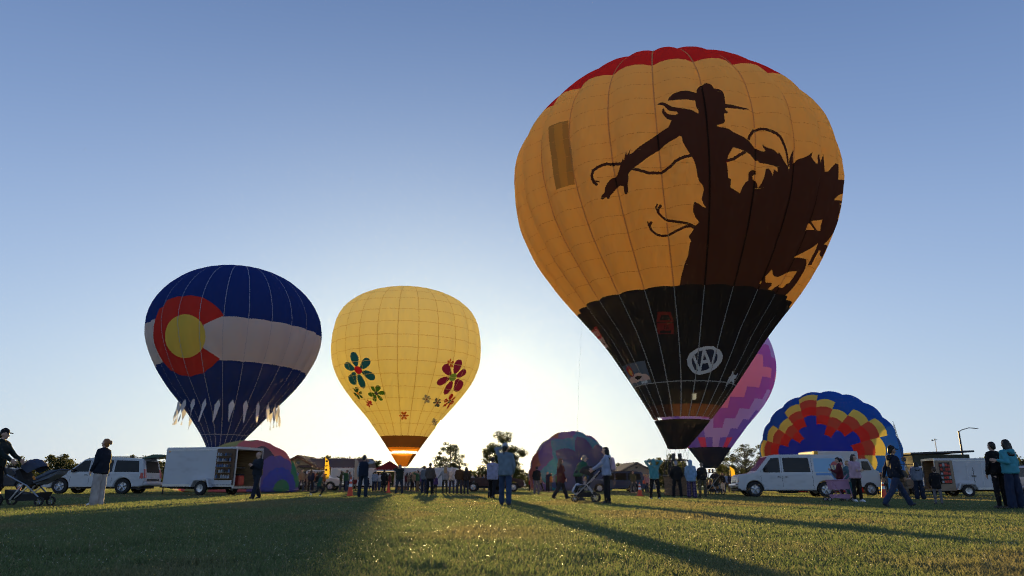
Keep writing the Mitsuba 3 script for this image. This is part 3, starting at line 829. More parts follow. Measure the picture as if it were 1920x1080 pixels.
# --- the purple and pink balloon behind
E4 = Envelope(22.329, 80.0, 2.402, 20.974, [0.694, 2.3, 4.2, 6.265, 7.443, 7.829, 7.49, 6.568, 5.038, 3.231], lean=.0051, bend=.008, phase=.5, beta=.015, ripple=.003)
B4 = thing('hot_air_balloon', 'purple and pink chequered balloon half hidden behind the huge amber one', 'balloon', 'standing hot air balloons')
rows4 = [.006, .05, .11, .16, .206, .256, .308, .361, .41, .459, .501, .55, .60, .65, .70, .76, .82, .88, .94, .9995]


def col4(g, i):
    if i < 2:
        return 'silk_midnight'
    m, r = abs(((g + 4) % 8) - 4), i - 2
    if r == 0:
        return ('silk_lilac', 'silk_violet', 'silk_rose', 'silk_violet', 'silk_violet')[m]
    if m + 4 <= r <= 10 - m:
        return 'silk_pink'
    if m + 2 <= r <= 12 - m:
        return 'silk_magenta'
    return 'silk_violet' if (r < m or r > 14) else 'silk_lilac'


sew(B4, E4, rows4, col4, (), front=6.5, sub=(4, 2))
basket(B4, 22.3, 80.0, 1.0, env=E4)
# ---------------------------------------------------------------- balloons still being filled, lying on the grass
GP = [.08, .22, .42, .64, .84, .97, 1.0, .93, .74, .47]


def lying(px, Y, k, radius, length, lift, squash=1.0, n=20, **kw):
    """centre of the widest ring at (px, Y), axis k from mouth to crown"""
    k = np.array([k[0], k[1], k[2]]) / np.linalg.norm(k)
    c = np.array([px, Y]) - k[:2] * .68 * length
    return Envelope(c[0], c[1], 0, length, [q * radius for q in GP], axis=(k, lift - k[2] * .68 * length, squash), gores=n, **kw)


E5 = lying(32.2, 72, (-.58, -.81, .02), 6.6, 15.0, 3.3, n=20, phase=.0, beta=.03, ripple=.02, seed=5)
B5 = thing('hot_air_balloon', 'blue balloon lying on its side with zigzag red and yellow blocks, being inflated', 'balloon', 'balloons being inflated on the grass')
rows5 = [.28, .42] + [round(.79 - .0225 + .045 * k, 4) for k in range(-5, 4)] + [.955, .9995]


def col5(g, i):
    v = (rows5[i] + rows5[i + 1]) / 2
    d = round((v - .79) / .045) + abs(g % 4 - 2)
    if v > .93:
        return 'check_royal'
    return 'check_straw' if d == 0 else 'check_brick' if d == 1 else 'check_red' if d == 2 else 'check_royal' if d > 2 else 'check_red' if v < .5 and g % 4 == 1 else 'check_azure'


sew(B5, E5, rows5, col5, sub=(5, 3))

E6 = lying(6.75, 82, (.55, -.83, .0), 5.2, 11.5, 1.35, n=16, phase=.3, beta=.05, ripple=.03, seed=8)
B6 = thing('hot_air_balloon', 'half inflated balloon with a dark star ringed in teal, purple and brick', 'balloon', 'balloons being inflated on the grass')
us6 = np.concatenate([E6.ph + g + np.arange(5) / 5 for g in range(-9, 10)])
vs6 = np.linspace(.2, .9995, 40)
tri_w = lambda u: abs(((u - E6.ph) % 2) - 1)
edges6 = [lambda u: .9995, lambda u: .79 - .10 * tri_w(u), lambda u: .71 - .09 * tri_w(u + .5), lambda u: .62 - .08 * tri_w(u), lambda u: .50, lambda u: .40, lambda u: .25]
rear6 = {}
for g in range(-8, 8):
    u0 = E6.ph + g
    for i, c in enumerate(('star_slate', 'star_teal', 'star_purple', 'star_brick', 'star_mauve', 'star_grey')):
        if c == 'star_brick' and g % 4 == 1:
            c = 'star_mauve'
        q = clean(Polygon([(u0, edges6[i + 1](u0)), (u0 + .5, edges6[i + 1](u0 + .5)), (u0 + 1, edges6[i + 1](u0 + 1 - 1e-6)), (u0 + 1, edges6[i](u0 + 1 - 1e-6)), (u0 + .5, edges6[i](u0 + .5)), (u0, edges6[i](u0))]))
        r = E6.cut(q, us6, vs6)
        if r is None:
            continue
        if E6.faces(u0 + .5, q.centroid.y):
            put_skin(key_of('panel', B6), E6, r, c)
        else:
            rear6.setdefault(c, []).append(r)
for c, rs in rear6.items():
    n, P, Fc = 0, [], []
    for a, b in rs:
        P.append(a)
        Fc.append(b + n)
        n += len(a)
    k = put_skin(key_of('rear_cloth', B6), E6, (np.vstack(P), np.vstack(Fc)), c)
    labels[k] = {'kind': 'stuff'}

E7 = lying(-19.1, 51.0, (.86, -.50, -.02), 3.3, 13.0, .25, n=16, phase=.2, beta=.05, ripple=.03, seed=9)
B7 = thing('hot_air_balloon', 'limp rainbow banded balloon lying on the grass behind the open white trailer', 'balloon', 'balloons being inflated on the grass')
rows7 = [.2, .33, .45, .56, .66, .77, .84, .90, .955, .9995]


def col7(g, i):
    if 5 <= i <= 6 and -4 <= g <= -3:
        return 'band_green'
    return ('band_cream', 'band_coral', 'band_moss', 'band_moss', 'band_coral', 'band_charcoal' if 0 <= g < 3 else 'band_coral', 'band_indigo', 'band_blue', 'band_green')[i]


sew(B7, E7, rows7, col7, sub=(5, 3))
# ---------------------------------------------------------------- vehicles
def grime(p, n, uv):
    return mix((.50, .51, .53), (.38, .38, .38), smoothstep(.45, .9, fbm(p.x * 3, p.y * 3, p.z * 5, 3)) * .5)


mat('car_white', {'type': 'twosided', 'b': {'type': 'principled', 'base_color': proc(grime), 'roughness': .35, 'clearcoat': .6, 'clearcoat_gloss': .85}})
paint('car_silver', (.42, .43, .44), .35, metallic=.4, clearcoat=.6)
paint('car_maroon', (.035, .010, .010), .4, clearcoat=.25, specular=.3)
paint('car_blue', (.016, .034, .09), .35, clearcoat=.3, specular=.3)
paint('car_navy', (.012, .018, .035), .35, clearcoat=.3, specular=.3)
paint('trim_black', (.018, .018, .02), .6)
paint('tyre', (.02, .02, .02), .85)
paint('alloy', (.5, .51, .53), .3, metallic=.8)
paint('glass_dark', (.008, .010, .012), .08, specular=.3)
paint('lamp_clear', (.55, .56, .56), .12, specular=.8)
paint('lamp_amber', (.7, .25, .03), .2, specular=.6)
paint('lamp_red', (.45, .02, .02), .2, specular=.6)
paint('plate', (.6, .6, .58), .5)
paint('chrome', (.6, .61, .62), .2, metallic=1.0)
paint('plywood', {**proc(lambda p, n, uv: mix((.16, .10, .05), (.26, .17, .09), noise(p.x * 3, p.y * 3, p.z * 22)))}, .7)
paint('cargo_dark', (.05, .04, .035), .8)


class Vehicle:
    def __init__(s, key, M, W, belt, tilt, cav=()):
        s.k, s.M, s.W, s.belt, s.tilt = key, M, W, belt, tilt

    def warp(s, m):
        v = np.array(m.vertices)
        v[:, 1] *= 1 - np.clip((v[:, 2] - s.belt) * s.tilt, 0, .5)
        return trimesh.Trimesh(v, m.faces, process=False)

    def fine(s, m):
        v, f = trimesh.remesh.subdivide_to_size(m.vertices, m.faces, .35, max_iter=8)
        return trimesh.Trimesh(v, f, process=False)

    def add(s, name, m, b, smooth=25, up=None, label=None):
        return part(up or s.k, name, m, b, smooth, s.M, label)

    def shell(s, poly, b, name='body', r=.05):
        poly = poly.buffer(0)
        a = s.fine(extrude(poly.buffer(-r * .7, join_style=2), -s.W / 2, s.W / 2))
        c = s.fine(extrude(poly, -s.W / 2 + r, s.W / 2 - r))
        return s.add(name, s.warp(cat([a, c])), b)

    def side(s, name, pts, b, sides=(-1, 1), d=.008, up=None, rnd=.03, label=None, base=0.0):
        g = Polygon(pts)
        g = g.buffer(-rnd).buffer(rnd, quad_segs=3) if rnd else g
        for q in sides:
            a = s.W / 2 + base
            m = extrude(g, q * (a - .03), q * (a + d))
            s.add(name, s.warp(s.fine(m)), b, 25, up, label)

    def across(s, name, p0, p1, y0, y1, b, d=.01, up=None, label=None):
        """a plate lying on the line p0-p1 of the side view, from y0 to y1"""
        p0, p1 = np.array(p0, float), np.array(p1, float)
        t = (p1 - p0) / np.linalg.norm(p1 - p0)
        n = np.array([t[1], -t[0]])
        q = np.array([p0 - n * .03, p1 - n * .03, p1 + n * d, p0 + n * d])
        s.add(name, s.warp(extrude(Polygon(q), y0, y1)), b, 25, up, label)

    def wheels(s, xs, r, w=.24, rim='alloy'):
        for x in xs:
            for q in (-1, 1):
                y = q * (s.W / 2 - w / 2 - .02)
                ty = lathe([(r * .62, -w / 2), (r * .9, -w / 2), (r, -w * .36), (r, w * .36), (r * .9, w / 2), (r * .62, w / 2), (r * .62, -w / 2)], 28, 'y')
                ty.apply_translation((x, y, r))
                k = s.add('wheel', ty, 'tyre', 40)
                hub = [lathe([(r * .6, -.02), (r * .62, .05), (r * .55, .02), (r * .5, -.04), (.001, -.03)], 24, 'y')]
                for a in np.arange(5) * 2 * PI / 5 + .3:
                    hub.append(tube([(0, .012, 0), (r * .58 * math.cos(a), .022, r * .58 * math.sin(a))], r * .1, 6))
                hub.append(lathe([(r * .16, -.03), (r * .15, .05), (.001, .06)], 12, 'y'))
                h = cat(hub)
                if q < 0:
                    h.apply_transform(np.diag([1, -1, 1, 1.0]))
                h.apply_translation((x, y + q * (w / 2 - .05), r))
                s.add('rim', h, rim, 30, k)
        return


def arches(poly, xs, r, z=None):
    for x in xs:
        poly = poly.difference(Point(x, r * .98).buffer(r * 1.18, 12)).difference(sbox(x - r * 1.18, -1, x + r * 1.18, r * .9))
    return poly


def place(px, Y, pz=None):
    """ground spot seen at picture column px, Y metres out"""
    return (px - 960) / FPX * Y * .965


def handles(v, pts, b='trim_black'):
    for x, z in pts:
        v.side('door_handle', [(x, z), (x + .16, z), (x + .16, z + .035), (x, z + .035)], b, d=.03, rnd=0)


def seams(v, lines):
    for x, z0, z1 in lines:
        v.side('door_gap', [(x, z0), (x + .014, z0), (x + .014, z1), (x, z1)], 'trim_black', d=.002, rnd=0)


# --- white panel van with a balloon picture on its rear quarter
def make_van():
    k = thing('van', 'white panel van with a balloon picture on its blue rear quarter', 'van')
    v = Vehicle(k, move(15.2, 39.6, 0, PI - .12, 1.05), 1.98, 1.12, .12)
    pr = [(-2.75, .42), (-2.80, .62), (-2.76, 1.25), (-2.68, 1.98), (-2.55, 2.08), (-1, 2.13), (.75, 2.11), (1.05, 2.05), (1.72, 1.28), (1.86, 1.20), (2.55, 1.10), (2.68, 1.0), (2.72, .62), (2.70, .40), (2.55, .33), (-2.6, .36)]
    xs = (-1.62, 1.86)
    v.shell(arches(Polygon(pr), xs, .38), 'car_white')
    v.add('underbody', cat([bx(-2.5, 2.5, -.8, .8, .30, .7), bx(-.4, .4, -.4, .4, .2, .32)]), 'trim_black')
    v.wheels(xs, .38)
    v.across('windscreen', (1.70, 1.30), (1.10, 2.0), -.84, .84, 'glass_dark')
    v.side('front_window', [(.55, 1.22), (1.38, 1.22), (1.42, 1.38), (.95, 1.93), (.55, 1.95)], 'glass_dark')
    v.side('side_window', [(-.95, 1.24), (.38, 1.24), (.38, 1.95), (-.90, 1.95)], 'glass_dark')
    v.side('rear_panel', [(-2.5, 1.24), (-1.15, 1.24), (-1.15, 1.93), (-2.45, 1.93)], 'van_blue', d=.006, label='pale blue rear side panel')
    seams(v, [(.46, .5, 2.0), (1.52, .75, 1.3), (-1.04, .42, 2.0)])
    handles(v, [(.56, .98), (.18, .98)])
    v.side('blue_flank', [(-2.74, .5), (-2.06, .5), (-2.06, .9), (-1.95, 1.08), (-1.2, 1.08), (-1.2, 1.2), (-2.72, 1.2)], 'van_blue_deep', d=.006, label='deeper blue lower flank')
    v.across('grille', (2.70, .70), (2.60, 1.04), -.52, .52, 'trim_black', d=.03)
    for i in range(3):
        v.across('grille_bar', (2.70 - .025 * i, .76 + .09 * i), (2.695 - .025 * i, .785 + .09 * i), -.5, .5, 'chrome', d=.045)
    for q in (-1, 1):
        v.across('headlight', (2.70, .72), (2.62, 1.0), min(q * .56, q * .84), max(q * .56, q * .84), 'lamp_clear', d=.025)
        v.across('indicator', (2.68, .72), (2.60, 1.0), min(q * .86, q * .97), max(q * .86, q * .97), 'lamp_amber', d=.03)
        v.across('tail_lamp', (-2.76, 1.3), (-2.80, .8), min(q * .82, q * .95), max(q * .82, q * .95), 'lamp_red', d=.02)
        v.add('mirror', bx(1.18, 1.30, min(q * 1.03, q * 1.22), max(q * 1.03, q * 1.22), 1.22, 1.48, .04), 'trim_black')
    v.add('front_bumper', bx(2.62, 2.86, -.98, .98, .46, .64, .06), 'chrome')
    v.add('bumper_apron', bx(2.5, 2.74, -.95, .95, .26, .45, .05), 'trim_black')
    v.add('number_plate', bx(2.862, 2.875, -.16, .16, .44, .60), 'plate')
    v.add('rear_bumper', bx(-2.95, -2.76, -.95, .95, .42, .6, .05), 'chrome')
    # picture of a balloon on the flank
    th = np.linspace(0, 2 * PI, 30, endpoint=False)
    cx, cz = -2.28, 1.40
    outline = [(cx + .36 * math.sin(t) * (1 if math.cos(t) > 0 else 1 - .35 * abs(math.cos(t)) ** 2), cz + (.40 if math.cos(t) > 0 else .58) * math.cos(t)) for t in th]
    g = Polygon(outline)
    for nm, b, z0, z1 in (('picture_crown', 'pic_red', 1.58, 2.0), ('picture_band', 'pic_straw', 1.25, 1.58), ('picture_cone', 'pic_dark', .7, 1.25)):
        w = g.intersection(sbox(-4, z0, 0, z1))
        for q in (-1, 1):
            a = .99 + .0
            m = extrude(w, q * (a - .02), q * (a + .016))
            v.add(nm, v.warp(v.fine(m)), b)
    for j, a in enumerate(np.linspace(-.3, .3, 5)):
        for q in (-1, 1):
            w = Polygon([(cx + a * 1.1, 1.62), (cx + a * 1.1 + .05, 1.62), (cx + a * .9 + .03, 1.3), (cx + a * .9 - .02, 1.3)])
            v.add('picture_streak', v.warp(v.fine(extrude(w, q * .97, q * (1.01 + .0005 * j)))), 'pic_navy')
    return k


paint('van_blue', (.22, .42, .62), .35, clearcoat=.6)
paint('van_blue_deep', (.10, .26, .55), .35, clearcoat=.6)
paint('pic_red', (.5, .10, .08), .5)
paint('pic_straw', (.6, .5, .28), .5)
paint('pic_dark', (.04, .04, .07), .5)
paint('pic_navy', (.10, .14, .24), .5)
make_van()


def make_suv(label, x, y, a, body='car_white', gate=False, L=5.6, H=1.93, group=None, name='suv'):
    k = thing(name, label, 'car', group)
    v = Vehicle(k, move(x, y, 0, a), 1.98, 1.05, .17)
    s = L / 5.6
    X = lambda p: [(q * s, z * H / 1.93) for q, z in p]
    pr = X([(-2.72, .45), (-2.78, .70), (-2.72, 1.12), (-2.55, 1.78), (-2.40, 1.88), (-1.2, 1.93), (.25, 1.91), (.62, 1.82), (1.32, 1.22), (1.5, 1.16), (2.45, 1.06), (2.70, .92), (2.78, .62), (2.72, .42), (2.5, .34), (-2.5, .40)])
    xs = (-1.62 * s, 1.72 * s)
    r = .40 * H / 1.93
    v.shell(arches(Polygon(pr), xs, r), body)
    v.add('underbody', bx(-2.5 * s, 2.5 * s, -.8, .8, .28, .7), 'trim_black')
    v.wheels(xs, r)
    v.across('windscreen', X([(1.28, 1.26)])[0], X([(.68, 1.78)])[0], -.8, .8, 'glass_dark')
    v.side('front_window', X([(.28, 1.16), (1.12, 1.16), (1.16, 1.26), (.62, 1.74), (.28, 1.77)]), 'glass_dark')
    v.side('rear_door_window', X([(-.95, 1.16), (.14, 1.16), (.14, 1.77), (-.95, 1.78)]), 'glass_dark')
    v.side('cargo_window', X([(-2.42, 1.16), (-1.08, 1.16), (-1.08, 1.78), (-2.30, 1.74)]), 'glass_dark')
    seams(v, [(.20 * s, .5, 1.8), (-1.01 * s, .55, 1.8), (1.2 * s, .6, 1.1)])
    handles(v, [(.30 * s, .98), (-.88 * s, .98)])
    for q in (-1, 1):
        v.across('headlight', X([(2.74, .76)])[0], X([(2.66, .98)])[0], min(q * .55, q * .95), max(q * .55, q * .95), 'lamp_clear', d=.02)
        v.across('tail_lamp', X([(-2.66, 1.3)])[0], X([(-2.76, .85)])[0], min(q * .80, q * .98), max(q * .80, q * .98), 'lamp_red', d=.03)
        v.side('tail_lamp_side', X([(-2.70, .82), (-2.50, .82), (-2.52, 1.12), (-2.66, 1.12)]), 'lamp_red', (q,), d=.012, rnd=0)
        v.add('mirror', bx(.98 * s, 1.12 * s, min(q * 1.0, q * 1.18), max(q * 1.0, q * 1.18), 1.12, 1.30, .03), 'trim_black')
        v.add('roof_rail', tube([(-2.1 * s, q * .66, 1.93 * H / 1.93 - .02), (-2.0 * s, q * .66, 1.98 * H / 1.93), (.1 * s, q * .66, 1.98 * H / 1.93), (.2 * s, q * .66, 1.9 * H / 1.93)], .02, 6), 'trim_black')
    v.across('grille', X([(2.77, .62)])[0], X([(2.70, .95)])[0], -.5, .5, 'trim_black', d=.025)
    v.add('front_bumper', bx(2.62 * s, 2.86 * s, -.97, .97, .38, .60, .06), body)
    v.add('rear_bumper', bx(-2.92 * s, -2.66 * s, -.97, .97, .44, .64, .06), body)
    if gate:
        # tailgate raised: an open boot and the gate standing out above it
        v.across('boot_opening', X([(-2.58, 1.74)])[0], X([(-2.74, 1.14)])[0], -.72, .72, 'cargo_dark', d=.012)
        v.across('number_plate', X([(-2.76, .98)])[0], X([(-2.78, .82)])[0], -.16, .16, 'plate', d=.02)
        v.across('gate_trim', X([(-2.75, .80)])[0], X([(-2.79, .70)])[0], -.7, .7, 'trim_black', d=.015)
        g = Polygon([(-2.42, 1.92), (-2.45, 1.86), (-3.0, 1.93), (-3.55, 1.99), (-3.62, 2.02), (-3.35, 2.10), (-2.95, 2.10)])
        kk = v.add('tailgate', extrude(g, -.78, .78), 'gate_inner', 25, None, 'raised tailgate with dark green tint')
        v.add('gate_glass', extrude(Polygon([(-3.0, 1.918), (-3.5, 1.97), (-3.5, 1.96), (-3.0, 1.905)]), -.66, .66), 'glass_dark', 25, kk)
        for q in (-1, 1):
            v.add('gas_strut', tube([(-2.62, q * .7, 1.6), (-3.05, q * .7, 1.93)], .015, 6), 'trim_black')
    else:
        v.across('rear_window', X([(-2.58, 1.74)])[0], X([(-2.70, 1.2)])[0], -.74, .74, 'glass_dark')
    return k


paint('gate_inner', (.02, .07, .045), .4, clearcoat=.4)
make_suv('white long suv with its tailgate raised behind the woman in navy', -22.6, 39.8, PI + .02, gate=True)
make_suv('silver suv cut off by the picture edge behind the couple', 34.6, 45.5, 0, 'car_silver', L=5.0)
make_suv('blue suv parked behind the woman pushing a stroller', 8.9, 61.5, PI, 'car_blue', L=4.8, H=1.72)
make_suv('dark navy suv seen behind the big stroller', -42.4, 61, 0, 'car_navy', L=4.9, H=1.8)


def make_pickup(label, x, y, a, body, L=5.6, H=1.88, cab=1.0):
    k = thing('pickup_truck', label, 'pickup truck')
    v = Vehicle(k, move(x, y, 0, a), 1.95, 1.12, .18)
    pr = [(-2.75, .55), (-2.78, 1.16), (-.72, 1.17), (-.70, 1.2), (-.55, 1.78), (-.40, H), (.75, H), (.98, H - .08), (1.42, 1.24), (1.56, 1.18), (2.5, 1.10), (2.72, .98), (2.78, .6), (2.7, .44), (-2.6, .48)]
    xs = (-1.72, 1.80)
    v.shell(arches(Polygon(pr), xs, .40), body)
    v.add('underbody', bx(-2.6, 2.5, -.75, .75, .32, .75), 'trim_black')
    v.wheels(xs, .40)
    v.add('bed_floor', bx(-2.68, -.78, -.78, .78, 1.172, 1.19), 'trim_black')
    v.across('windscreen', (1.38, 1.28), (1.02, H - .12), -.78, .78, 'glass_dark')
    v.side('front_window', [(.42, 1.22), (1.18, 1.22), (1.2, 1.32), (.9, H - .13), (.42, H - .12)], 'glass_dark')
    v.side('rear_door_window', [(-.5, 1.22), (.30, 1.22), (.30, H - .12), (-.36, H - .12)], 'glass_dark')
    v.across('rear_window', (-.50, H - .12), (-.66, 1.28), -.7, .7, 'glass_dark')
    seams(v, [(.35, .55, H - .1), (1.25, .6, 1.15), (-.66, .55, 1.2)])
    handles(v, [(.45, 1.02), (-.4, 1.02)], 'chrome')
    for q in (-1, 1):
        v.across('headlight', (2.76, .72), (2.68, 1.0), min(q * .6, q * .95), max(q * .6, q * .95), 'lamp_clear', d=.02)
        v.across('tail_lamp', (-2.79, 1.1), (-2.78, .75), min(q * .82, q * .97), max(q * .82, q * .97), 'lamp_red', d=.02)
        v.add('mirror', bx(1.05, 1.2, min(q * 1.0, q * 1.2), max(q * 1.0, q * 1.2), 1.18, 1.42, .03), 'trim_black')
    v.across('grille', (2.78, .66), (2.70, 1.02), -.56, .56, 'trim_black', d=.03)
    for i in range(3):
        v.across('grille_bar', (2.78 - .02 * i, .70 + .11 * i), (2.775 - .02 * i, .74 + .11 * i), -.56, .56, 'chrome', d=.045)
    v.add('front_bumper', bx(2.66, 2.92, -.98, .98, .46, .68, .06), 'chrome')
    v.add('rear_bumper', bx(-2.95, -2.76, -.95, .95, .5, .68, .05), 'chrome')
    return k


make_pickup('white crew cab pickup truck parked behind the limp rainbow balloon', -18.9, 69, 0, 'car_white')
make_pickup('dark maroon pickup truck parked behind the woman in lavender', -1.6, 64, 0, 'car_maroon', H=1.75)
make_pickup('white truck with a dark grille facing out behind the child near the open trailer', 30.0, 52.0, -PI / 2 - .3, 'car_white', H=2.0)


def shelf_things(v, up, x0, x1, z0, z1, y, rows, cols, seed, mats=('bottle_blue', 'bottle_dark', 'bottle_pale')):
    g = random.Random(seed)
    for i in range(rows):
        z = z0 + (z1 - z0) * i / rows
        v.add('shelf', bx(x0, x1, y - .02, y + .16, z, z + .025), 'plywood', False, up)
        for j in range(cols):
            xx = x0 + (x1 - x0) * (j + .5) / cols
            h = (z1 - z0) / rows * g.uniform(.5, .75)
            m = lathe([(.001, 0), (.05, 0), (.05, h * .7), (.02, h * .85), (.02, h), (.001, h)], 8)
            m.apply_translation((xx, y + .07, z + .025))
            v.add('bottle', m, g.choice(mats), 40, up)


paint('bottle_blue', (.05, .10, .22), .3)
paint('bottle_dark', (.03, .03, .04), .3)
paint('bottle_pale', (.30, .32, .36), .3)
paint('trailer_white', {**proc(lambda p, n, uv: mix((.50, .51, .54), (.40, .40, .42), smoothstep(.5, .9, fbm(p.x * 2, p.y * 2, p.z * 4, 3)) * .6))}, .4)
paint('crate_red', (.5, .06, .04), .5)
paint('purple_bag', (.08, .05, .16), .8)
paint('tan_board', (.30, .22, .15), .7)


def make_trailer(label, x, y, a, L, W, H, open_rear, seed, vnose=False):
    """enclosed cargo trailer; local +x is the tongue, the rear doors are at -x, the near side is +y or -y"""
    k = thing('cargo_trailer', label, 'trailer')
    v = Vehicle(k, move(x, y, 0, a), W, 9, 0)
    z0 = .42
    t = .04
    prof = Polygon([(-L / 2, z0), (L / 2, z0), (L / 2 + (.35 if vnose else 0), H - .5), (L / 2, H - .04), (L / 2 - .06, H), (-L / 2, H)])
    # shell: two sides, roof, front, floor with the back left open
    for q in (-1, 1):
        v.add('side_wall', extrude(Polygon([(-L / 2, z0), (L / 2, z0), (L / 2, H - .10), (L / 2 - .08, H - .06), (-L / 2, H - .06)]), q * W / 2, q * (W / 2 - t)), 'trailer_white', 20)
        v.add('roof_trim', bx(-L / 2, L / 2, min(q * W / 2, q * (W / 2 + .015)), max(q * W / 2, q * (W / 2 + .015)), H - .16, H - .12), 'steel', False)
        v.add('sill_trim', bx(-L / 2, L / 2, min(q * W / 2, q * (W / 2 + .015)), max(q * W / 2, q * (W / 2 + .015)), z0, z0 + .12), 'steel', False)
        v.add('marker_lamp', bx(L / 2 - .25, L / 2 - .15, min(q * W / 2, q * (W / 2 + .03)), max(q * W / 2, q * (W / 2 + .03)), H - .24, H - .19), 'lamp_amber', False)
        # fender and wheel
        f = Polygon([(-.62, z0 - .02), (-.46, z0 + .34), (-.38, z0 + .40), (.38, z0 + .40), (.46, z0 + .34), (.62, z0 - .02), (.52, z0 - .02), (.38, z0 + .30), (-.38, z0 + .30), (-.52, z0 - .02)])
        fm = extrude(f, q * W / 2, q * (W / 2 + .26))
        fm.apply_translation((-.35, 0, 0))
        v.add('fender', fm, 'trailer_white', 20)
        wm = lathe([(.2, -.1), (.31, -.1), (.35, -.06), (.35, .06), (.31, .1), (.2, .1)], 24, 'y')
        wm.apply_translation((-.35, q * (W / 2 + .12), .35))
        kk = v.add('wheel', wm, 'tyre', 40)
        rm = lathe([(.2, .09), (.19, .05), (.06, .04), (.05, .08), (.001, .08)], 18, 'y')
        if q < 0:
            rm.apply_transform(np.diag([1, -1, 1, 1.0]))
        rm.apply_translation((-.35, q * (W / 2 + .12), .35))
        v.add('rim', rm, 'alloy', 30, kk)
    v.add('roof', cat([bx(-L / 2, L / 2, -W / 2 + .06, W / 2 - .06, H - .05, H), bx(-L / 2, L / 2, -W / 2, W / 2, H - .10, H - .05)]), 'trailer_white', 20)
    if vnose:
        v.add('front_wall', extrude(Polygon([(L / 2, -W / 2), (L / 2 + .55, -.25), (L / 2 + .55, .25), (L / 2, W / 2)]), z0, H - .08, 'xy'), 'trailer_white', 20)
    else:
        v.add('front_wall', bx(L / 2 - .04, L / 2, -W / 2 + t, W / 2 - t, z0, H - .1), 'trailer_white', 20)
    v.add('floor', bx(-L / 2, L / 2, -W / 2 + t, W / 2 - t, z0, z0 + .05), 'plywood', False)
    v.add('inner_lining', cat([bx(L / 2 - .2, L / 2 - .16, -W / 2 + t, W / 2 - t, z0 + .05, H - .1), bx(-L / 2 + .05, L / 2 - .2, W / 2 - t - .03, W / 2 - t - .002, z0 + .05, H - .1),
                                bx(-L / 2 + .05, L / 2 - .2, -W / 2 + t + .002, -W / 2 + t + .03, z0 + .05, H - .1)]), 'plywood', False)
    v.add('axle_frame', cat([bx(-L / 2 + .1, L / 2, -.5, -.4, .3, z0), bx(-L / 2 + .1, L / 2, .4, .5, .3, z0), bx(-.42, -.28, -W / 2, W / 2, .28, .38)]), 'trim_black', False)
    v.add('tongue', cat([tube([(L / 2, -.5, .38), (L / 2 + 1.1, 0, .40)], .05, 6), tube([(L / 2, .5, .38), (L / 2 + 1.1, 0, .40)], .05, 6), tube([(L / 2 + .9, 0, .02), (L / 2 + .9, 0, .75)], .035, 8)]), 'trim_black')
    fr = [bx(-L / 2 - .03, -L / 2 + .05, -W / 2 - .01, -W / 2 + .07, z0, H), bx(-L / 2 - .03, -L / 2 + .05, W / 2 - .07, W / 2 + .01, z0, H), bx(-L / 2 - .03, -L / 2 + .05, -W / 2 - .01, W / 2 + .01, H - .12, H + .01),
          bx(-L / 2 - .03, -L / 2 + .05, -W / 2 - .01, W / 2 + .01, z0 - .08, z0 + .02)]
    v.add('rear_frame', cat(fr), 'steel', False)
    return v, k


# near left: open trailer with a shelved door folded back along its side
v, k = make_trailer('white cargo trailer with its rear open and a shelved door folded back', -15.5, 37.3, PI - .30, 4.3, 2.1, 2.36, True, 3)
# local y of the near side: the trailer is turned by about 180 degrees, so the near side is +y
dr_ = v.add('rear_door', bx(-2.12, -1.05, 1.075, 1.115, .50, 2.26), 'cargo_brown', False, None, 'brown inner side of the folded door fitted with shelves') if False else None
paint('cargo_brown', (.12, .065, .035), .7)
dr_ = v.add('rear_door', bx(-2.12, -1.05, 1.085, 1.12, .50, 2.26), 'cargo_brown', False, None, 'brown inner side of the folded door fitted with shelves')
shelf_things(v, dr_, -2.0, -1.15, .80, 2.15, 1.122, 5, 6, 5)
v.add('door_sill', bx(-2.10, -1.07, 1.121, 1.14, .52, .74), 'trailer_white', False, dr_)
v.add('cross_bar', bx(-1.2, -1.15, -.98, .98, 1.35, 1.40), 'steel', False)
for i, (a, b, c, m) in enumerate(((-1.7, .5, .42, 'purple_bag'), (-1.6, -.3, .5, 'crate_red'), (-1.3, -.7, .6, 'bottle_dark'), (-1.0, .2, .55, 'cargo_dark'))):
    v.add('bundle', bx(a, a + .5, b - .22, b + .22, .47, .47 + c, .06), m, 30)
# far right: open trailer with a tan shelved door
v, k = make_trailer('white cargo trailer with a tan shelved door open at its left end', 27.9, 44.2, -.18, 3.9, 2.0, 2.25, True, 4, True)
d2 = v.add('rear_door', bx(-1.93, -.98, -1.075, -1.035, .35, 2.12), 'tan_board', False, None, 'tan inner side of the open door')
v.add('shelf_box', bx(-1.75, -1.15, -1.10, -1.075, .75, 2.0), 'cargo_dark', False, d2)
gg = random.Random(3)
for i in range(5):
    for j in range(4):
        v.add('shelf_item', bx(-1.72 + .14 * j, -1.61 + .14 * j, -1.17, -1.10, .80 + .24 * i, .80 + .24 * i + gg.uniform(.1, .19)), gg.choice(('crate_red', 'bottle_pale', 'bottle_dark', 'crate_red')), False, d2)
v.add('side_door', cat([bx(-.2, -.185, -1.008, -.995, .5, 2.0), bx(.62, .635, -1.008, -.995, .5, 2.0), bx(-.2, .635, -1.008, -.995, 2.0, 2.015)]), 'steel', False)
v.add('door_latch', cat([bx(.0, .25, -1.04, -1.0, 1.18, 1.24), bx(.12, .14, -1.02, -1.0, .75, 1.7)]), 'steel_dark', False)

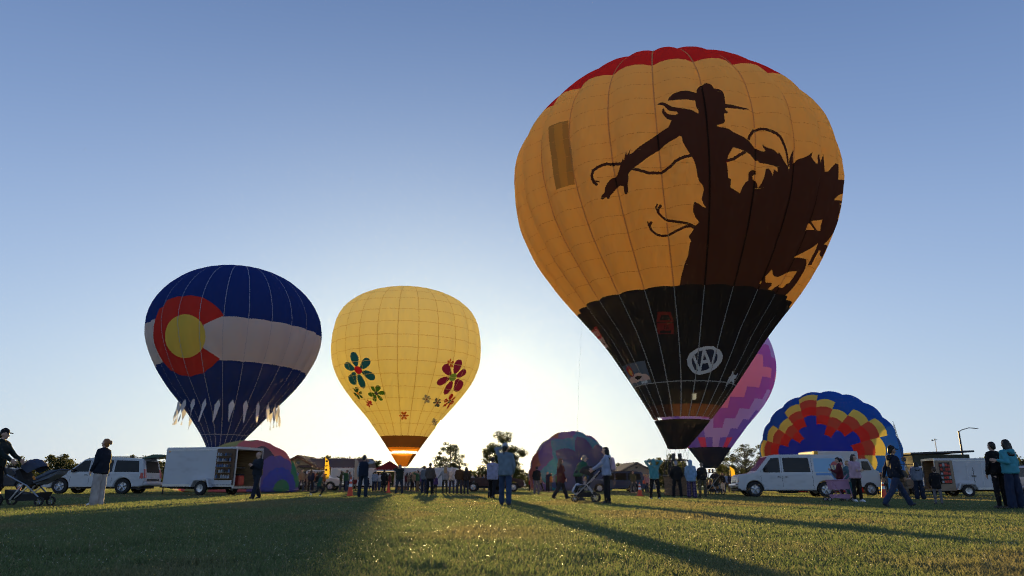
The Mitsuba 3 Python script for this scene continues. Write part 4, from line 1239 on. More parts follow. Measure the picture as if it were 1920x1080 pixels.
# --- white box truck behind the van
k = thing('box_truck', 'white box truck with a small yellow corner panel parked behind the van', 'truck')
v = Vehicle(k, move(21.1, 47.2, 0, .05), 2.3, 9, 0)
v.add('cargo_box', bx(-1.6, 1.3, -1.15, 1.15, .8, 2.78, .05), 'trailer_white', 20)
v.add('yellow_panel', bx(-1.63, -1.36, -1.165, -.95, 2.45, 2.76), 'gold_panel', False)
paint('gold_panel', (.6, .34, .04), .5)
v.add('cab', extrude(Polygon([(1.35, .55), (1.35, 2.3), (1.95, 2.3), (2.3, 1.65), (2.6, 1.5), (2.65, .55)]), -1.05, 1.05), 'car_white', 20)
v.side('cab_window', [(1.5, 1.6), (2.1, 1.6), (1.88, 2.15), (1.5, 2.15)], 'glass_dark', d=-.08)
v.across('windscreen', (2.26, 1.72), (1.98, 2.24), -.9, .9, 'glass_dark')
v.add('chassis', bx(-1.5, 2.5, -.5, .5, .5, .8), 'trim_black', False)
v.wheels((-.9, 1.9), .42)
# ---------------------------------------------------------------- people
def _ball(n=40):
    i = np.arange(n) + .5
    ph, th = np.arccos(1 - 2 * i / n), PI * (1 + 5 ** .5) * i
    return np.stack([np.cos(th) * np.sin(ph), np.sin(th) * np.sin(ph), np.cos(ph)], 1)


BALL, BALL_LO = _ball(44), _ball(18)


def hull(items, lo=False):
    """hull of spheres or ellipsoids given as (centre, radius or radii)"""
    b = BALL_LO if lo else BALL
    return m3.Manifold.hull_points(np.vstack([np.asarray(c, float) + b * np.asarray(r, float) for c, r in items]).astype(np.float64))


def join(ms):
    return m3.Manifold.batch_boolean([m for m in ms if m is not None], m3.OpType.Add)


def soften(man, size, it=8, keep=None):
    m = tri(man.refine_to_length(size))
    m = trimesh.Trimesh(m.vertices, m.faces, process=True)
    old = np.array(m.vertices)
    trimesh.smoothing.filter_taubin(m, lamb=.5, nu=.53, iterations=it)
    if keep is not None:
        k = keep(old)
        w = np.array(m.vertices)
        w[k] = old[k]
        m = trimesh.Trimesh(w, m.faces, process=False)
    return m


def rx(a):
    c, s = math.cos(a), math.sin(a)
    return np.array([[1, 0, 0], [0, c, -s], [0, s, c]])


def rz(a):
    c, s = math.cos(a), math.sin(a)
    return np.array([[c, -s, 0], [s, c, 0], [0, 0, 1.0]])


HANDS = {'down': (.27, .04, .80), 'hip': (.21, .10, .93), 'pocket': (.20, .13, .90), 'photo': (.07, .34, 1.57), 'phone': (.07, .32, 1.25), 'crossed': (-.04, .19, 1.16), 'push': (.17, .46, 1.03), 'head': (.12, -.04, 1.70),
         'brow': (.06, .13, 1.64), 'up': (.24, .22, 1.95), 'back': (.14, -.16, .92), 'swingf': (.25, .26, .88), 'swingb': (.25, -.22, .86), 'reach': (.45, .22, .98), 'chest': (.08, .24, 1.22), 'low': (.14, .42, .72), 'run': (.20, .24, 1.14),
         'runb': (.24, -.16, 1.02), 'round': (.42, -.02, 1.22), 'point': (.30, .52, 1.45)}
LEGS = {'stand': ((2, 3, 4), (-1, 2, 4)), 'wide': ((3, 2, 9), (-2, 2, 9)), 'walk': ((24, 6, 2), (-20, 14, 2)), 'stride': ((30, 4, 2), (-26, 10, 2)), 'run': ((48, 75, 2), (-16, 62, 2)), 'bend': ((14, 18, 4), (6, 10, 4)), 'close': ((1, 2, 1), (0, 3, 1)), 'relax': ((10, 16, 6), (-2, 0, 3))}


def hand_mesh(w, d, side, curl, lo):
    """palm, four fingers and a thumb from the wrist w along d"""
    d = d / np.linalg.norm(d)
    pal = np.cross(d, [0, 0, 1.0]) if abs(d[2]) < .85 else np.array([side * 1.0, 0, 0])
    pal = pal / np.linalg.norm(pal)
    acr = np.cross(pal, d)
    if acr[1] < 0:
        acr, pal = -acr, pal
    pal = -side * pal if pal @ np.array([1.0, 0, 0]) > 0 else side * pal
    ms = [hull([(w, .026), (w + d * .085 + acr * .028, .016), (w + d * .088 - acr * .026, .015), (w + d * .03 + acr * .03, .017)], True)]
    for i, (o, L) in enumerate(((.032, .072), (.011, .08), (-.011, .074), (-.031, .058))):
        a = w + d * .082 + acr * o
        c1, c2 = curl * .6, curl * 1.5
        b = a + L * .52 * (d * math.cos(c1) + pal * math.sin(c1))
        e = b + L * .5 * (d * math.cos(c2) + pal * math.sin(c2))
        ms += [hull([(a, .0115), (b, .0105)], True), hull([(b, .0105), (e, .0085)], True)]
    a = w + d * .03 + acr * .034
    b = a + .045 * (d * .6 + acr * .75 + pal * .2)
    e = b + .035 * (d * .9 + acr * .2 + pal * .35)
    ms += [hull([(a, .014), (b, .012)], True), hull([(b, .012), (e, .0095)], True)]
    return ms


SKIN = {}
for nm, c in dict(fair=(.52, .33, .25), tan=(.36, .21, .14), deep=(.16, .085, .055)).items():
    SKIN[nm] = paint('skin_' + nm, c, .5, specular=.35)
paint('shoe_white', (.75, .75, .75), .6)
paint('shoe_dark', (.03, .03, .03), .6)
paint('eye_dark', (.01, .01, .01), .2)
WOVEN = {}
paint('plaid', proc(lambda p, n, uv: mix(mix((.05, .03, .08), (.16, .10, .18), dr.select(dr.abs((p.x * 9) - dr.floor(p.x * 9) - .5) < .16, 1.0, 0.0)), (.02, .02, .04), .7 * dr.select(dr.abs((p.z * 8) - dr.floor(p.z * 8) - .5) < .16, 1.0, 0.0))), .85)
paint('camouflage', proc(lambda p, n, uv: mix(mix((.11, .085, .06), (.045, .04, .03), dr.select(fbm(p.x * 5, p.y * 5, p.z * 5, 3) > .52, 1.0, 0.0)), (.16, .13, .10), dr.select(noise(p.x * 8 + 9, p.y * 8, p.z * 8) > .68, 1.0, 0.0))), .9)


def woven(c):
    if isinstance(c, str):
        return c
    c = tuple(c)
    if c not in WOVEN:
        WOVEN[c] = paint('garment_%02d' % len(WOVEN), proc(lambda p, n, uv, c=c: mi.Color3f(c) * (.78 + .44 * noise(p.x * 14, p.y * 14, p.z * 9))), .85, specular=.2, sheen=.25)
    return WOVEN[c]


HAIRC = {}


def haircol(c):
    c = tuple(c)
    if c not in HAIRC:
        HAIRC[c] = paint('hair_%02d' % len(HAIRC), c, .5, specular=.4)
    return HAIRC[c]


def build_person(h=1.75, legs='stand', arms=('down', 'down'), lean=0.0, head=(0, 0), top=(.05, .05, .06), topkind='jacket', hem=.86, sleeves=None, bottom=(.03, .035, .05), bottomkind='slim', hair=(.03, .02, .015), hairkind='short',
                 skin='fair', shoe='shoe_dark', build=1.0, hoodie=False, cap=None, lo=False, child=False, bag=None):
    """a list of (part name, mesh, material) in the person's own frame: facing +y, standing on z = 0"""
    s = h / 1.75
    hs = 1.18 if child else 1.0
    LEAN = rx(-math.radians(lean))
    pel = np.array([0, 0, .95])
    up = lambda p: LEAN @ (np.array(p, float) - pel) + pel
    J = {}
    lw = []
    for sd, (f, kn, out) in zip((-1, 1), LEGS[legs] if isinstance(legs, str) else legs):
        f, kn, out = math.radians(f), math.radians(kn), math.radians(out)
        hip = np.array([sd * .092, 0, .93])
        kne = hip + .44 * np.array([sd * math.sin(out), math.sin(f), -math.cos(f) * math.cos(out)])
        ank = kne + .43 * np.array([sd * math.sin(out) * .3, math.sin(f - kn), -math.cos(f - kn)])
        J[sd] = (hip, kne, ank, f - kn)
        lw.append(ank[2])
    drop = .075 - min(lw)
    shift = np.array([0, 0, drop])
    b = build
    skinb, topb, botb, shoes = [], [], [], []
    for sd in (-1, 1):
        hip, kne, ank, pitch = J[sd]
        skinb += [hull([(hip, .085 * b), (kne, .056)], lo), hull([(kne, .056), (ank, .04)], lo)]
        tilt = max(min(-pitch * .9, .9), -.35)
        fd = np.array([sd * .18, math.cos(tilt), -math.sin(tilt)])
        fd /= np.linalg.norm(fd)
        toe, heel = ank + fd * .155 + [0, 0, -.045], ank - fd * .045 + [0, 0, -.04]
        skinb.append(hull([(ank, .038), (heel, .03), (toe, .026)], lo))
        shoes.append((sd, hull([(ank + [0, 0, .01], .044), (heel, .036), (ank + fd * .1 + [0, 0, -.035], .041), (toe, .032)], lo)))
        wide = dict(slim=(.098, .07, .058), straight=(.104, .084, .078), wide=(.11, .105, .11), shorts=(.11, .095, 0), skirt=(.10, .07, .06))[bottomkind]
        botb.append(hull([(hip, wide[0] * b), (kne, wide[1])], lo))
        if bottomkind != 'shorts':
            botb.append(hull([(kne, wide[1]), (ank + [0, 0, .02], wide[2])], lo))
    if bottomkind == 'skirt':
        botb.append(hull([((-.08, 0, .95), .12), ((.08, 0, .95), .12), ((-.14, .02, .35), .12), ((.14, .02, .35), .12)], lo))
    botb.append(hull([((-.075, 0, .95), .115 * b), ((.075, 0, .95), .115 * b), ((0, 0, 1.02), .125 * b)], lo))
    skinb.append(hull([((-.06, 0, .95), .09 * b), ((.06, 0, .95), .09 * b), (up((0, 0, 1.10)), .085 * b)], lo))
    skinb.append(hull([(up((0, 0, 1.10)), .085 * b), (up((-.09, 0, 1.30)), .08 * b), (up((.09, 0, 1.30)), .08 * b)], lo))
    skinb.append(hull([(up((-.09, 0, 1.30)), .08), (up((.09, 0, 1.30)), .08), (up((-.165, 0, 1.42)), .045), (up((.165, 0, 1.42)), .045), (up((0, 0, 1.46)), .052)], lo))
    skinb.append(hull([(up((0, -.005, 1.44)), .06), (up((0, .01, 1.55)), .052)], lo))
    # torso of the garment
    g = .022
    k = dict(jacket=1.0, hoodie=1.06, coat=1.08, vest=1.02, tee=.95)[topkind]
    topb.append(hull([(up((-.075, 0, 1.08)), (.12 * b * k + g * .5)), (up((.075, 0, 1.08)), (.12 * b * k + g * .5)), (up((-.10, .005, 1.30)), .115 * b * k + g * .6), (up((.10, .005, 1.30)), .115 * b * k + g * .6)], lo))
    topb.append(hull([(up((-.10, .005, 1.30)), .115 * b * k + g * .5), (up((.10, .005, 1.30)), .115 * b * k + g * .5), (up((-.17, 0, 1.42)), .07), (up((.17, 0, 1.42)), .07), (up((0, -.01, 1.475)), .066)], lo))
    hp = (lambda p: up(p)) if hem > .8 else (lambda p: np.array(p))
    topb.append(hull([(up((-.075, 0, 1.10)), .125 * b * k + g * .5), (up((.075, 0, 1.10)), .125 * b * k + g * .5), (hp((-.085, .0, hem + .05)), (.115 * b * k + g, .125 * b * k + g, .05)), (hp((.085, .0, hem + .05)), (.115 * b * k + g, .125 * b * k + g, .05))], lo))
    if hoodie:
        topb.append(hull([(up((-.07, -.09, 1.46)), .06), (up((.07, -.09, 1.46)), .06), (up((0, -.13, 1.40)), .05)], lo))
    wrists, sleeveb = [], []
    for sd, tg in zip((-1, 1), arms):
        sh = up((sd * .185, 0, 1.415))
        t = np.array(HANDS[tg] if isinstance(tg, str) else tg, float)
        t[0] *= sd
        t = up(t)
        L1, L2 = .30, .265
        d = t - sh
        D = np.linalg.norm(d)
        if D > L1 + L2 - .01:
            t = sh + d / D * (L1 + L2 - .01)
            d, D = t - sh, L1 + L2 - .01
        a = (L1 ** 2 - L2 ** 2 + D * D) / (2 * D)
        r = math.sqrt(max(L1 ** 2 - a * a, 0))
        pole = np.array([sd * .5, -.35, -.9]) if t[2] < 1.5 else np.array([sd * 1.0, .1, -.25])
        u = d / D
        pole = pole - u * (pole @ u)
        el = sh + u * a + pole / np.linalg.norm(pole) * r
        wrists.append((t, sd))
        skinb += [hull([(sh, .045), (el, .036)], lo), hull([(el, .036), (t, .026)], lo)]
        if not lo:
            skinb += hand_mesh(t, (t - el) * .7 + np.array([0, .02, -.02]), sd, .5, True)
        else:
            skinb.append(hull([(t, .03), (t + (t - el) / L2 * .1, .034), (t + (t - el) / L2 * .17, .02)], True))
        m = hull([(sh, .066 * max(b, .95)), (el, .058)], lo), hull([(el, .058), (t - (t - el) * .06, .045)], lo)
        (sleeveb if sleeves is not None else topb).extend(m if topkind != 'tee' else m[:1])
    # head
    tn, pt = math.radians(head[0]), math.radians(head[1])
    HR = LEAN @ rz(-tn) @ rx(pt)
    base = up((0, .01, 1.55))
    hd = lambda p: HR @ (np.array(p, float) * hs) + base
    e = lambda r: r
    skull = [(hd((0, -.01, .10)), .085 * hs), (hd((0, -.02, .125)), .082 * hs), (hd((0, .035, .115)), .066 * hs)]
    skinb += [hull(skull + [(hd((0, .045, .03)), .045 * hs), (hd((0, .06, .005)), .026 * hs)], lo)]
    if not lo:
        skinb += [hull([(hd((0, .098, .085)), .008), (hd((0, .118, .055)), .013), (hd((0, .10, .05)), .016)], True)]
        skinb += [hull([(hd((q * .082, -.005, .075)), (.012, .018, .026))], True) for q in (-1, 1)]
        skinb += [hull([(hd((0, .088, .02)), (.022, .01, .006))], True)]
    parts = []
    M = join(skinb).translate(shift.tolist())
    ws = [w + shift for w, _ in wrists]
    far = lambda old: np.minimum(np.linalg.norm(old - ws[0], axis=1), np.linalg.norm(old - ws[1], axis=1)) < .2
    hb = base + shift
    keep = lambda old: far(old) | (old[:, 2] > hb[2] + .02)
    body = tri(M) if lo else soften(M, .06, 6, keep)
    parts.append((None, body, SKIN[skin]))
    seed = int(h * 1000 + 97 * sum(ord(q) for q in topkind + hairkind + bottomkind)) % 1000

    def sm(ms, z=.05, it=7):
        if lo:
            return tri(join(ms).translate(shift.tolist()))
        m = soften(join(ms).translate(shift.tolist()), z, it)
        # folds in the cloth: creases run mostly across, deeper low down where the cloth hangs
        v = np.array(m.vertices)
        f = meshkit.fbm(v * [7, 7, 13] + seed, 2, seed) - .5
        m.vertices = v + np.array(m.vertex_normals) * (f * .036)[:, None]
        return m
    parts.append(('top', sm(topb), woven(top)))
    if sleeveb:
        parts.append(('sleeves', sm(sleeveb), woven(sleeves)))
    parts.append((bottomkind if bottomkind in ('shorts', 'skirt') else 'trousers', sm(botb), woven(bottom)))
    for sd, m in shoes:
        parts.append(('shoe', tri(m.translate(shift.tolist())), shoe))
    # hair and headgear
    hl = [(hd((0, -.028, .115)), .088 * hs), (hd((0, -.022, .142)), .079 * hs), (hd((0, .03, .155)), .056 * hs)]
    cut = None
    if hairkind in ('short', 'cap', 'long', 'ponytail', 'bun', 'beanie', 'bald'):
        parts_h = [hull(hl + ([(hd((0, -.07, .04)), .05 * hs)] if hairkind != 'bald' else []), lo)]
        if hairkind == 'long':
            parts_h += [hull([(hd((-.05, -.05, .08)), .06), (hd((.05, -.05, .08)), .06), (up((-.07, -.10, 1.36)), .04), (up((.07, -.10, 1.36)), .04)], lo), hull([(hd((-.075, .0, .09)), .025), (hd((-.08, .0, -.05)), .02)], lo), hull([(hd((.075, .0, .09)), .025), (hd((.08, .0, -.05)), .02)], lo)]
        if hairkind == 'ponytail':
            parts_h += [hull([(hd((0, -.10, .13)), .035), (hd((0, -.15, .10)), .036)], lo), hull([(hd((0, -.15, .10)), .036), (hd((0, -.15, -.08)), .015)], lo)]
        if hairkind == 'bun':
            parts_h += [hull([(hd((0, -.125, .15)), .048), (hd((0, -.15, .12)), .04)], lo)]
        if hairkind != 'bald':
            parts.append(('hair', tri(join(parts_h).translate(shift.tolist())), haircol(hair)))
    if hairkind == 'hood':
        parts.append(('hood', tri(hull([(hd((0, -.03, .11)), .108), (hd((0, .02, .13)), .098), (hd((0, -.05, .16)), .075), (hd((0, -.05, .0)), .09), (up((0, -.06, 1.48)), .09)], lo).translate(shift.tolist())), woven(top)))
    if cap is not None:
        cc = [hull([(hd((0, -.02, .145)), .092 * hs), (hd((0, -.01, .17)), .075 * hs), (hd((0, .03, .16)), .064 * hs)], lo)]
        if hairkind != 'beanie':
            cc.append(hull([(hd((-.05, .09, .135)), .012), (hd((.05, .09, .135)), .012), (hd((-.04, .17, .12)), .008), (hd((.04, .17, .12)), .008)], lo))
        parts.append(('cap' if hairkind != 'beanie' else 'beanie', tri(join(cc).translate(shift.tolist())), woven(cap)))
    if bag is not None:
        parts.append(('bag', soften(hull([(up((-.10, -.20, 1.38)), .06), (up((.10, -.20, 1.38)), .06), (up((-.11, -.23, 1.08)), .08), (up((.11, -.23, 1.08)), .08)]).translate(shift.tolist()), .08, 3), woven(bag)))
    for i, (n, m, c) in enumerate(parts):
        m = m.copy()
        m.apply_scale(s)
        parts[i] = (n, m, c)
    return parts, {-1: ws[0] * s, 1: ws[1] * s}


def person(label, px, Y, face=0, group=None, x=None, **kw):
    """px: column of the photograph where the person stands, Y metres out; face: 0 looks away, 90 to the right, 180 towards us, -90 to the left"""
    k = thing('person', label, 'person', group)
    M = move(place(px, Y) if x is None else x, Y, -.005, -math.radians(face))
    for n, m, c in build_person(**kw)[0]:
        if n is None:
            put(k, m, c, 55, M)
        else:
            part(k, n, m, c, 55, M)
    return k


NAVY, BLACK, CHAR, GREY, BLUE = (.012, .018, .035), (.012, .012, .014), (.04, .04, .045), (.16, .17, .19), (.05, .10, .17)
JEANS, DJEANS = (.035, .06, .12), (.02, .03, .06)
dist = lambda h, top, feet: h * 1385 / (feet - top)
BROWN_H, DARK_H, BLOND, GINGER = (.05, .028, .015), (.014, .011, .01), (.36, .24, .12), (.30, .13, .05)

person('man in a dark cap and hooded jacket pushing a double stroller at the picture edge', -9, 17.6, 90, h=1.82, arms=((.17, .44, 1.06), (.17, .44, 1.06)), legs='relax', top=(.012, .022, .022), topkind='hoodie', hoodie=True, bottom=BLACK, cap=(.02, .02, .025), lean=4)
person('woman in a navy coat and cream trousers gazing up, ginger hair in a bun', 190, 18.6, -80, h=1.66, arms=('pocket', 'pocket'), legs='close', top=(.012, .017, .03), topkind='coat', hem=.80, bottom=(.42, .38, .36), bottomkind='wide', hair=GINGER, hairkind='bun', head=(0, 14), shoe='shoe_white')
person('bald man in dark blue overalls walking beside the open white trailer', 484, 27.8, -150, h=1.78, legs=((17, 4, 3), (-15, 8, 3)), arms=('phone', 'phone'), top=(.014, .02, .03), bottom=(.016, .022, .036), bottomkind='straight', hairkind='bald', head=(0, -10))
person('child in a green top and dark leggings running across the grass', 601, 34.5, 75, h=1.18, child=True, legs='run', arms=('run', 'runb'), top=(.02, .09, .07), bottom=(.02, .025, .03), hair=BROWN_H, lean=10, shoe='shoe_white')
person('man in a navy vest over pale sleeves raising a camera, next to the orange cone', 683, 32.2, 15, h=1.80, legs='wide', arms=('down', 'photo'), top=NAVY, topkind='vest', sleeves=(.32, .34, .38), bottom=(.018, .028, .045), bottomkind='straight', hair=DARK_H, cap=(.04, .04, .05))
person('woman in a long black coat in front of the maroon canopy', 722, 56, 10, h=1.66, arms=('pocket', 'pocket'), top=BLACK, topkind='coat', hem=.55, bottom=BLACK, hair=DARK_H, hairkind='short')
person('person in a light blue hooded top and dark jeans beside the long black coat', 705, 60, 0, h=1.62, arms=('pocket', 'pocket'), top=(.22, .28, .36), topkind='hoodie', hoodie=True, bottom=DJEANS, hair=DARK_H)
person('stout man in a dark green jacket raising a phone below the yellow balloon', 751, 46, -25, h=1.78, legs='wide', arms=('photo', 'photo'), top=(.018, .03, .028), build=1.18, bottom=(.03, .04, .06), bottomkind='straight', hair=(.16, .15, .14), hairkind='short', hoodie=True)
person('man in a grey fleece standing behind the man in brown', 797, 47.5, 20, h=1.76, arms=('pocket', 'pocket'), top=(.14, .15, .17), bottom=DJEANS, hair=BROWN_H)
person('man in a brown sweatshirt and black trousers, second of the central pair', 808, 42, 5, h=1.78, arms=('pocket', 'down'), top=(.09, .07, .06), bottom=BLACK, bottomkind='straight', hair=DARK_H, skin='tan')
person('child in a purple jacket close to the man in brown', 818, 42.6, 30, h=1.12, child=True, arms=('pocket', 'pocket'), top=(.10, .06, .18), bottom=CHAR, hair=BROWN_H)
person('woman in a pale grey top stretching one arm out to her left', 836, 47, -20, h=1.70, arms=('reach', 'pocket'), top=(.30, .30, .31), bottom=(.05, .045, .03), hair=BLOND, hairkind='long')
person('person in a white hooded jacket with blue sleeves in the central group', 849, 47.5, -10, h=1.68, arms=('pocket', 'pocket'), top=(.50, .49, .49), topkind='vest', sleeves=(.10, .12, .17), hoodie=True, bottom=(.06, .06, .09), hair=BLOND, hairkind='hood')
person('man in a rust brown jacket and grey trousers in the central group', 863, 46, 0, h=1.74, arms=('pocket', 'pocket'), top=(.09, .045, .02), bottom=(.06, .05, .055), bottomkind='straight', hair=DARK_H)
person('woman in a dark brown jacket, rightmost of the central group', 876, 46, 15, h=1.66, arms=('hip', 'hip'), top=(.05, .03, .02), build=1.08, bottom=(.04, .04, .05), hair=DARK_H, hairkind='long')
person('woman in a lavender hooded top and black leggings pushing a stroller away', 925, 30.2, 8, h=1.74, legs='walk', arms=('push', 'push'), top=(.30, .29, .40), topkind='hoodie', hoodie=True, hem=.80, build=1.12, bottom=BLACK, hair=DARK_H, hairkind='bun')
person('woman in a blue grey jacket and cap shading her eyes, long ponytail', 949, 20.4, 8, h=1.69, legs=((12, 8, 3), (-7, 4, 3)), arms=('brow', 'pocket'), top=(.15, .20, .25), hem=.82, bottom=JEANS, bottomkind='straight', hair=DARK_H, hairkind='ponytail', cap=(.30, .34, .40), head=(10, 6))
person('dark figure in a black jacket and grey trousers in front of the star balloon', 1008, 45.5, 10, h=1.70, arms=('pocket', 'phone'), legs='relax', top=BLACK, bottom=(.10, .10, .12), bottomkind='straight', hair=DARK_H)
person('woman in a dark maroon coat walking past the star balloon', 1053, 30, 72, h=1.68, legs='walk', arms=('pocket', 'pocket'), top=(.07, .012, .014), topkind='coat', hem=.72, bottom=(.02, .02, .025), bottomkind='straight', hair=(.10, .05, .03), hairkind='long')
person('man in a green sweatshirt and flat cap bending over the jogging stroller', 1086, 27.6, 55, h=1.74, legs='bend', arms=('low', 'low'), lean=30, top=(.02, .09, .05), bottom=NAVY, hair=(.25, .22, .2), cap=(.22, .2, .19), head=(10, 20))
person('woman in a pale blue hooded sweatshirt pushing the jogging stroller', 1139, 23.2, -78, h=1.74, arms=('push', 'push'), legs='stand', top=(.28, .33, .46), topkind='hoodie', hoodie=True, hem=.84, bottom=(.012, .012, .014), bottomkind='straight', hair=DARK_H, hairkind='long', bag=(.42, .30, .36))
person('person in a teal hooded sweatshirt with both hands on the head', 1228, 31.2, 0, h=1.66, legs='wide', arms=('head', 'head'), top=(.07, .24, .26), topkind='hoodie', hoodie=True, bottom=BLACK, bottomkind='straight', hair=(.12, .2, .22), hairkind='hood', shoe='shoe_white')
person('man in a black jacket and grey cap in front of the wicker basket', 1270, 36.5, 5, h=1.76, legs='wide', arms=('hip', 'hip'), top=BLACK, hem=.80, bottom=(.014, .014, .016), bottomkind='straight', hair=(.3, .3, .32), cap=(.18, .19, .24), build=1.08)
person('crew member in black inside the basket of the amber balloon', 1248, 42.0, 60, h=1.72, x=9.35, arms=('up', 'hip'), top=BLACK, bottom=BLACK, hair=DARK_H)
person('person in a light blue hood and plaid trousers', 1297, 34.5, 5, h=1.74, arms=('pocket', 'pocket'), top=(.20, .32, .46), topkind='hoodie', hem=.74, bottom='plaid', bottomkind='wide', hairkind='hood')
person('man in a black sweater and olive trousers beside the plaid trousers', 1318, 36.8, -5, h=1.70, legs='relax', arms=('pocket', 'pocket'), top=BLACK, bottom=(.08, .07, .05), bottomkind='straight', hair=(.16, .12, .1))
person('woman in a black top and white trousers near the yellow feather flag', 1356, 58, 150, h=1.62, arms=('hip', 'hip'), top=BLACK, bottom=(.45, .43, .42), hair=DARK_H, hairkind='long')
person('girl in a maroon jacket reading a phone by the van', 1577, 29.0, -70, h=1.68, arms=('phone', 'phone'), top=(.09, .012, .02), sleeves=(.10, .02, .03), bottom=(.05, .012, .016), hair=DARK_H, hairkind='ponytail', head=(0, -12))
person('woman in teal almost hidden behind the pink sweatshirt', 1593, 31.0, 160, h=1.62, arms=('hip', 'hip'), top=(.06, .12, .15), bottom=(.015, .07, .08), bottomkind='skirt', hair=BLOND, hairkind='short')
person('woman in a pink sweatshirt and black leggings with folded arms', 1606, 27.2, 165, h=1.72, arms=('crossed', 'crossed'), top=(.48, .32, .40), hem=.84, build=1.1, bottom=(.012, .012, .013), hair=(.05, .035, .03), hairkind='long', shoe='shoe_white', head=(-30, 0))
person('man in a navy hooded top and jeans striding to the right', 1680, 20.8, 88, h=1.78, legs='stride', arms=('swingb', 'pocket'), top=(.012, .016, .03), topkind='hoodie', hoodie=True, bottom=(.03, .045, .09), bottomkind='straight', hair=DARK_H, cap=(.012, .012, .016), skin='tan')
person('woman in a grey hooded top and long navy trousers facing the vehicles', 1722, 33.4, 10, h=1.66, arms=('pocket', 'pocket'), top=(.15, .17, .22), topkind='hoodie', hoodie=True, bottom=(.012, .02, .04), bottomkind='wide', hair=DARK_H, hairkind='long')
person('child in a black top and grey trousers near the open trailer', 1755, 23.6, 15, h=1.16, child=True, arms=('pocket', 'pocket'), top=BLACK, hem=.72, bottom=(.16, .15, .16), hair=BROWN_H)
person('man in black leaning against the woman in the turquoise top', 1873, 19.3, -12, h=1.72, legs='close', arms=('pocket', 'round'), top=(.01, .01, .012), bottom=(.012, .012, .014), hair=DARK_H, lean=2)
person('woman in a turquoise hooded top and navy trousers at the picture edge', 1899, 18.9, -15, h=1.76, legs='stand', arms=('round', 'pocket'), top=(.06, .27, .33), topkind='hoodie', hoodie=True, bottom=(.018, .028, .06), bottomkind='wide', hair=DARK_H, hairkind='long')
person('woman in a dark top with a white cap in front of the inflating balloon', 1634, 51, 20, h=1.64, arms=('pocket', 'phone'), top=(.04, .045, .06), bottom=(.2, .19, .2), hair=DARK_H, cap=(.5, .5, .5))
person('person in a white jacket next to the white cap', 1642, 52, -20, h=1.6, arms=('pocket', 'pocket'), top=(.42, .42, .44), bottom=BLACK, hair=DARK_H)
person('person in a grey coat crouched forward behind the striding man', 1660, 47, 20, h=1.5, arms=('low', 'low'), lean=25, legs='bend', top=(.09, .10, .10), bottom=CHAR, hair=BROWN_H)
person('man in a brown camouflage jacket beside the mast trailer', 1693, 44, 30, h=1.8, arms=('hip', 'chest'), legs='wide', top='camouflage', bottom='camouflage', bottomkind='wide', hair=DARK_H, bag=(.05, .05, .045))
person('person in a dark cap standing behind the camouflage jacket', 1688, 50, 0, h=1.86, arms=('hip', 'hip'), top=(.03, .03, .035), bottom=CHAR, hair=DARK_H, cap=(.02, .02, .02))

# the far crowd along the vehicles: a few figures, many people
PROTO = []
for i, q in enumerate((dict(legs='stand', arms=('down', 'pocket')), dict(legs='wide', arms=('pocket', 'pocket')), dict(legs='relax', arms=('phone', 'down')), dict(legs='stand', arms=('photo', 'photo')), dict(legs='walk', arms=('swingf', 'swingb')),
                       dict(legs='stand', arms=('crossed', 'crossed')))):
    for hk in ('short', 'long'):
        ps, _ = build_person(lo=True, hairkind=hk, topkind=('jacket', 'hoodie')[i % 2], build=(1.0, 1.1)[i % 2], bottomkind=('slim', 'straight')[i % 2], **q)
        PROTO.append([(n, mikit.ply(m, c, smooth=60)) for n, m, c in ps])
TOPS = {'red': (.30, .03, .03), 'white': (.45, .45, .46), 'sky blue': (.14, .22, .38), 'black': (.014, .014, .016), 'grey': (.13, .13, .14), 'olive': (.06, .06, .03), 'purple': (.10, .05, .17), 'orange': (.38, .12, .03), 'tan': (.24, .17, .11),
        'pink': (.38, .20, .24), 'green': (.03, .10, .05), 'maroon': (.10, .02, .025), 'navy': (.015, .02, .05)}
BOTS = {'dark': (.018, .018, .022), 'blue': (.035, .055, .10), 'grey': (.10, .10, .11), 'khaki': (.16, .12, .08)}
used = set()
cg = random.Random(21)


def crowd(x0, x1, n, Y0, Y1, where, group):
    for i in range(n):
        for _ in range(200):
            t, b, hk = cg.choice(list(TOPS)), cg.choice(list(BOTS)), cg.randrange(2)
            if (t, b, hk, where) not in used:
                break
        used.add((t, b, hk, where))
        lab = f"person in {t} top and {b} trousers with {('short', 'long')[hk]} hair {where}"
        k = thing('person', lab, 'person', group)
        Y = cg.uniform(Y0, Y1)
        px = x0 + (x1 - x0) * (i + cg.uniform(.1, .9)) / n
        s = cg.choice((1, 1, 1, 1, .97, .93, 1.03, .72)) * 1.68 / 1.75
        M = move(place(px, Y), Y, -.005, math.radians(cg.uniform(-180, 180)), s)
        pr = PROTO[cg.randrange(6) * 2 + hk]
        hc = haircol(cg.choice((BROWN_H, DARK_H, DARK_H, BLOND)))
        for nm, d in pr:
            if nm == 'shoe':
                continue
            bs = {'top': woven(TOPS[t]), 'trousers': woven(BOTS[b]), 'hair': hc}.get(nm)
            kk = k if nm is None else key_of(nm, k)
            e = {**d, 'to_world': T(M.tolist())}
            if bs:
                e['bsdf'] = {'type': 'ref', 'id': bs}
            scene[kk] = e


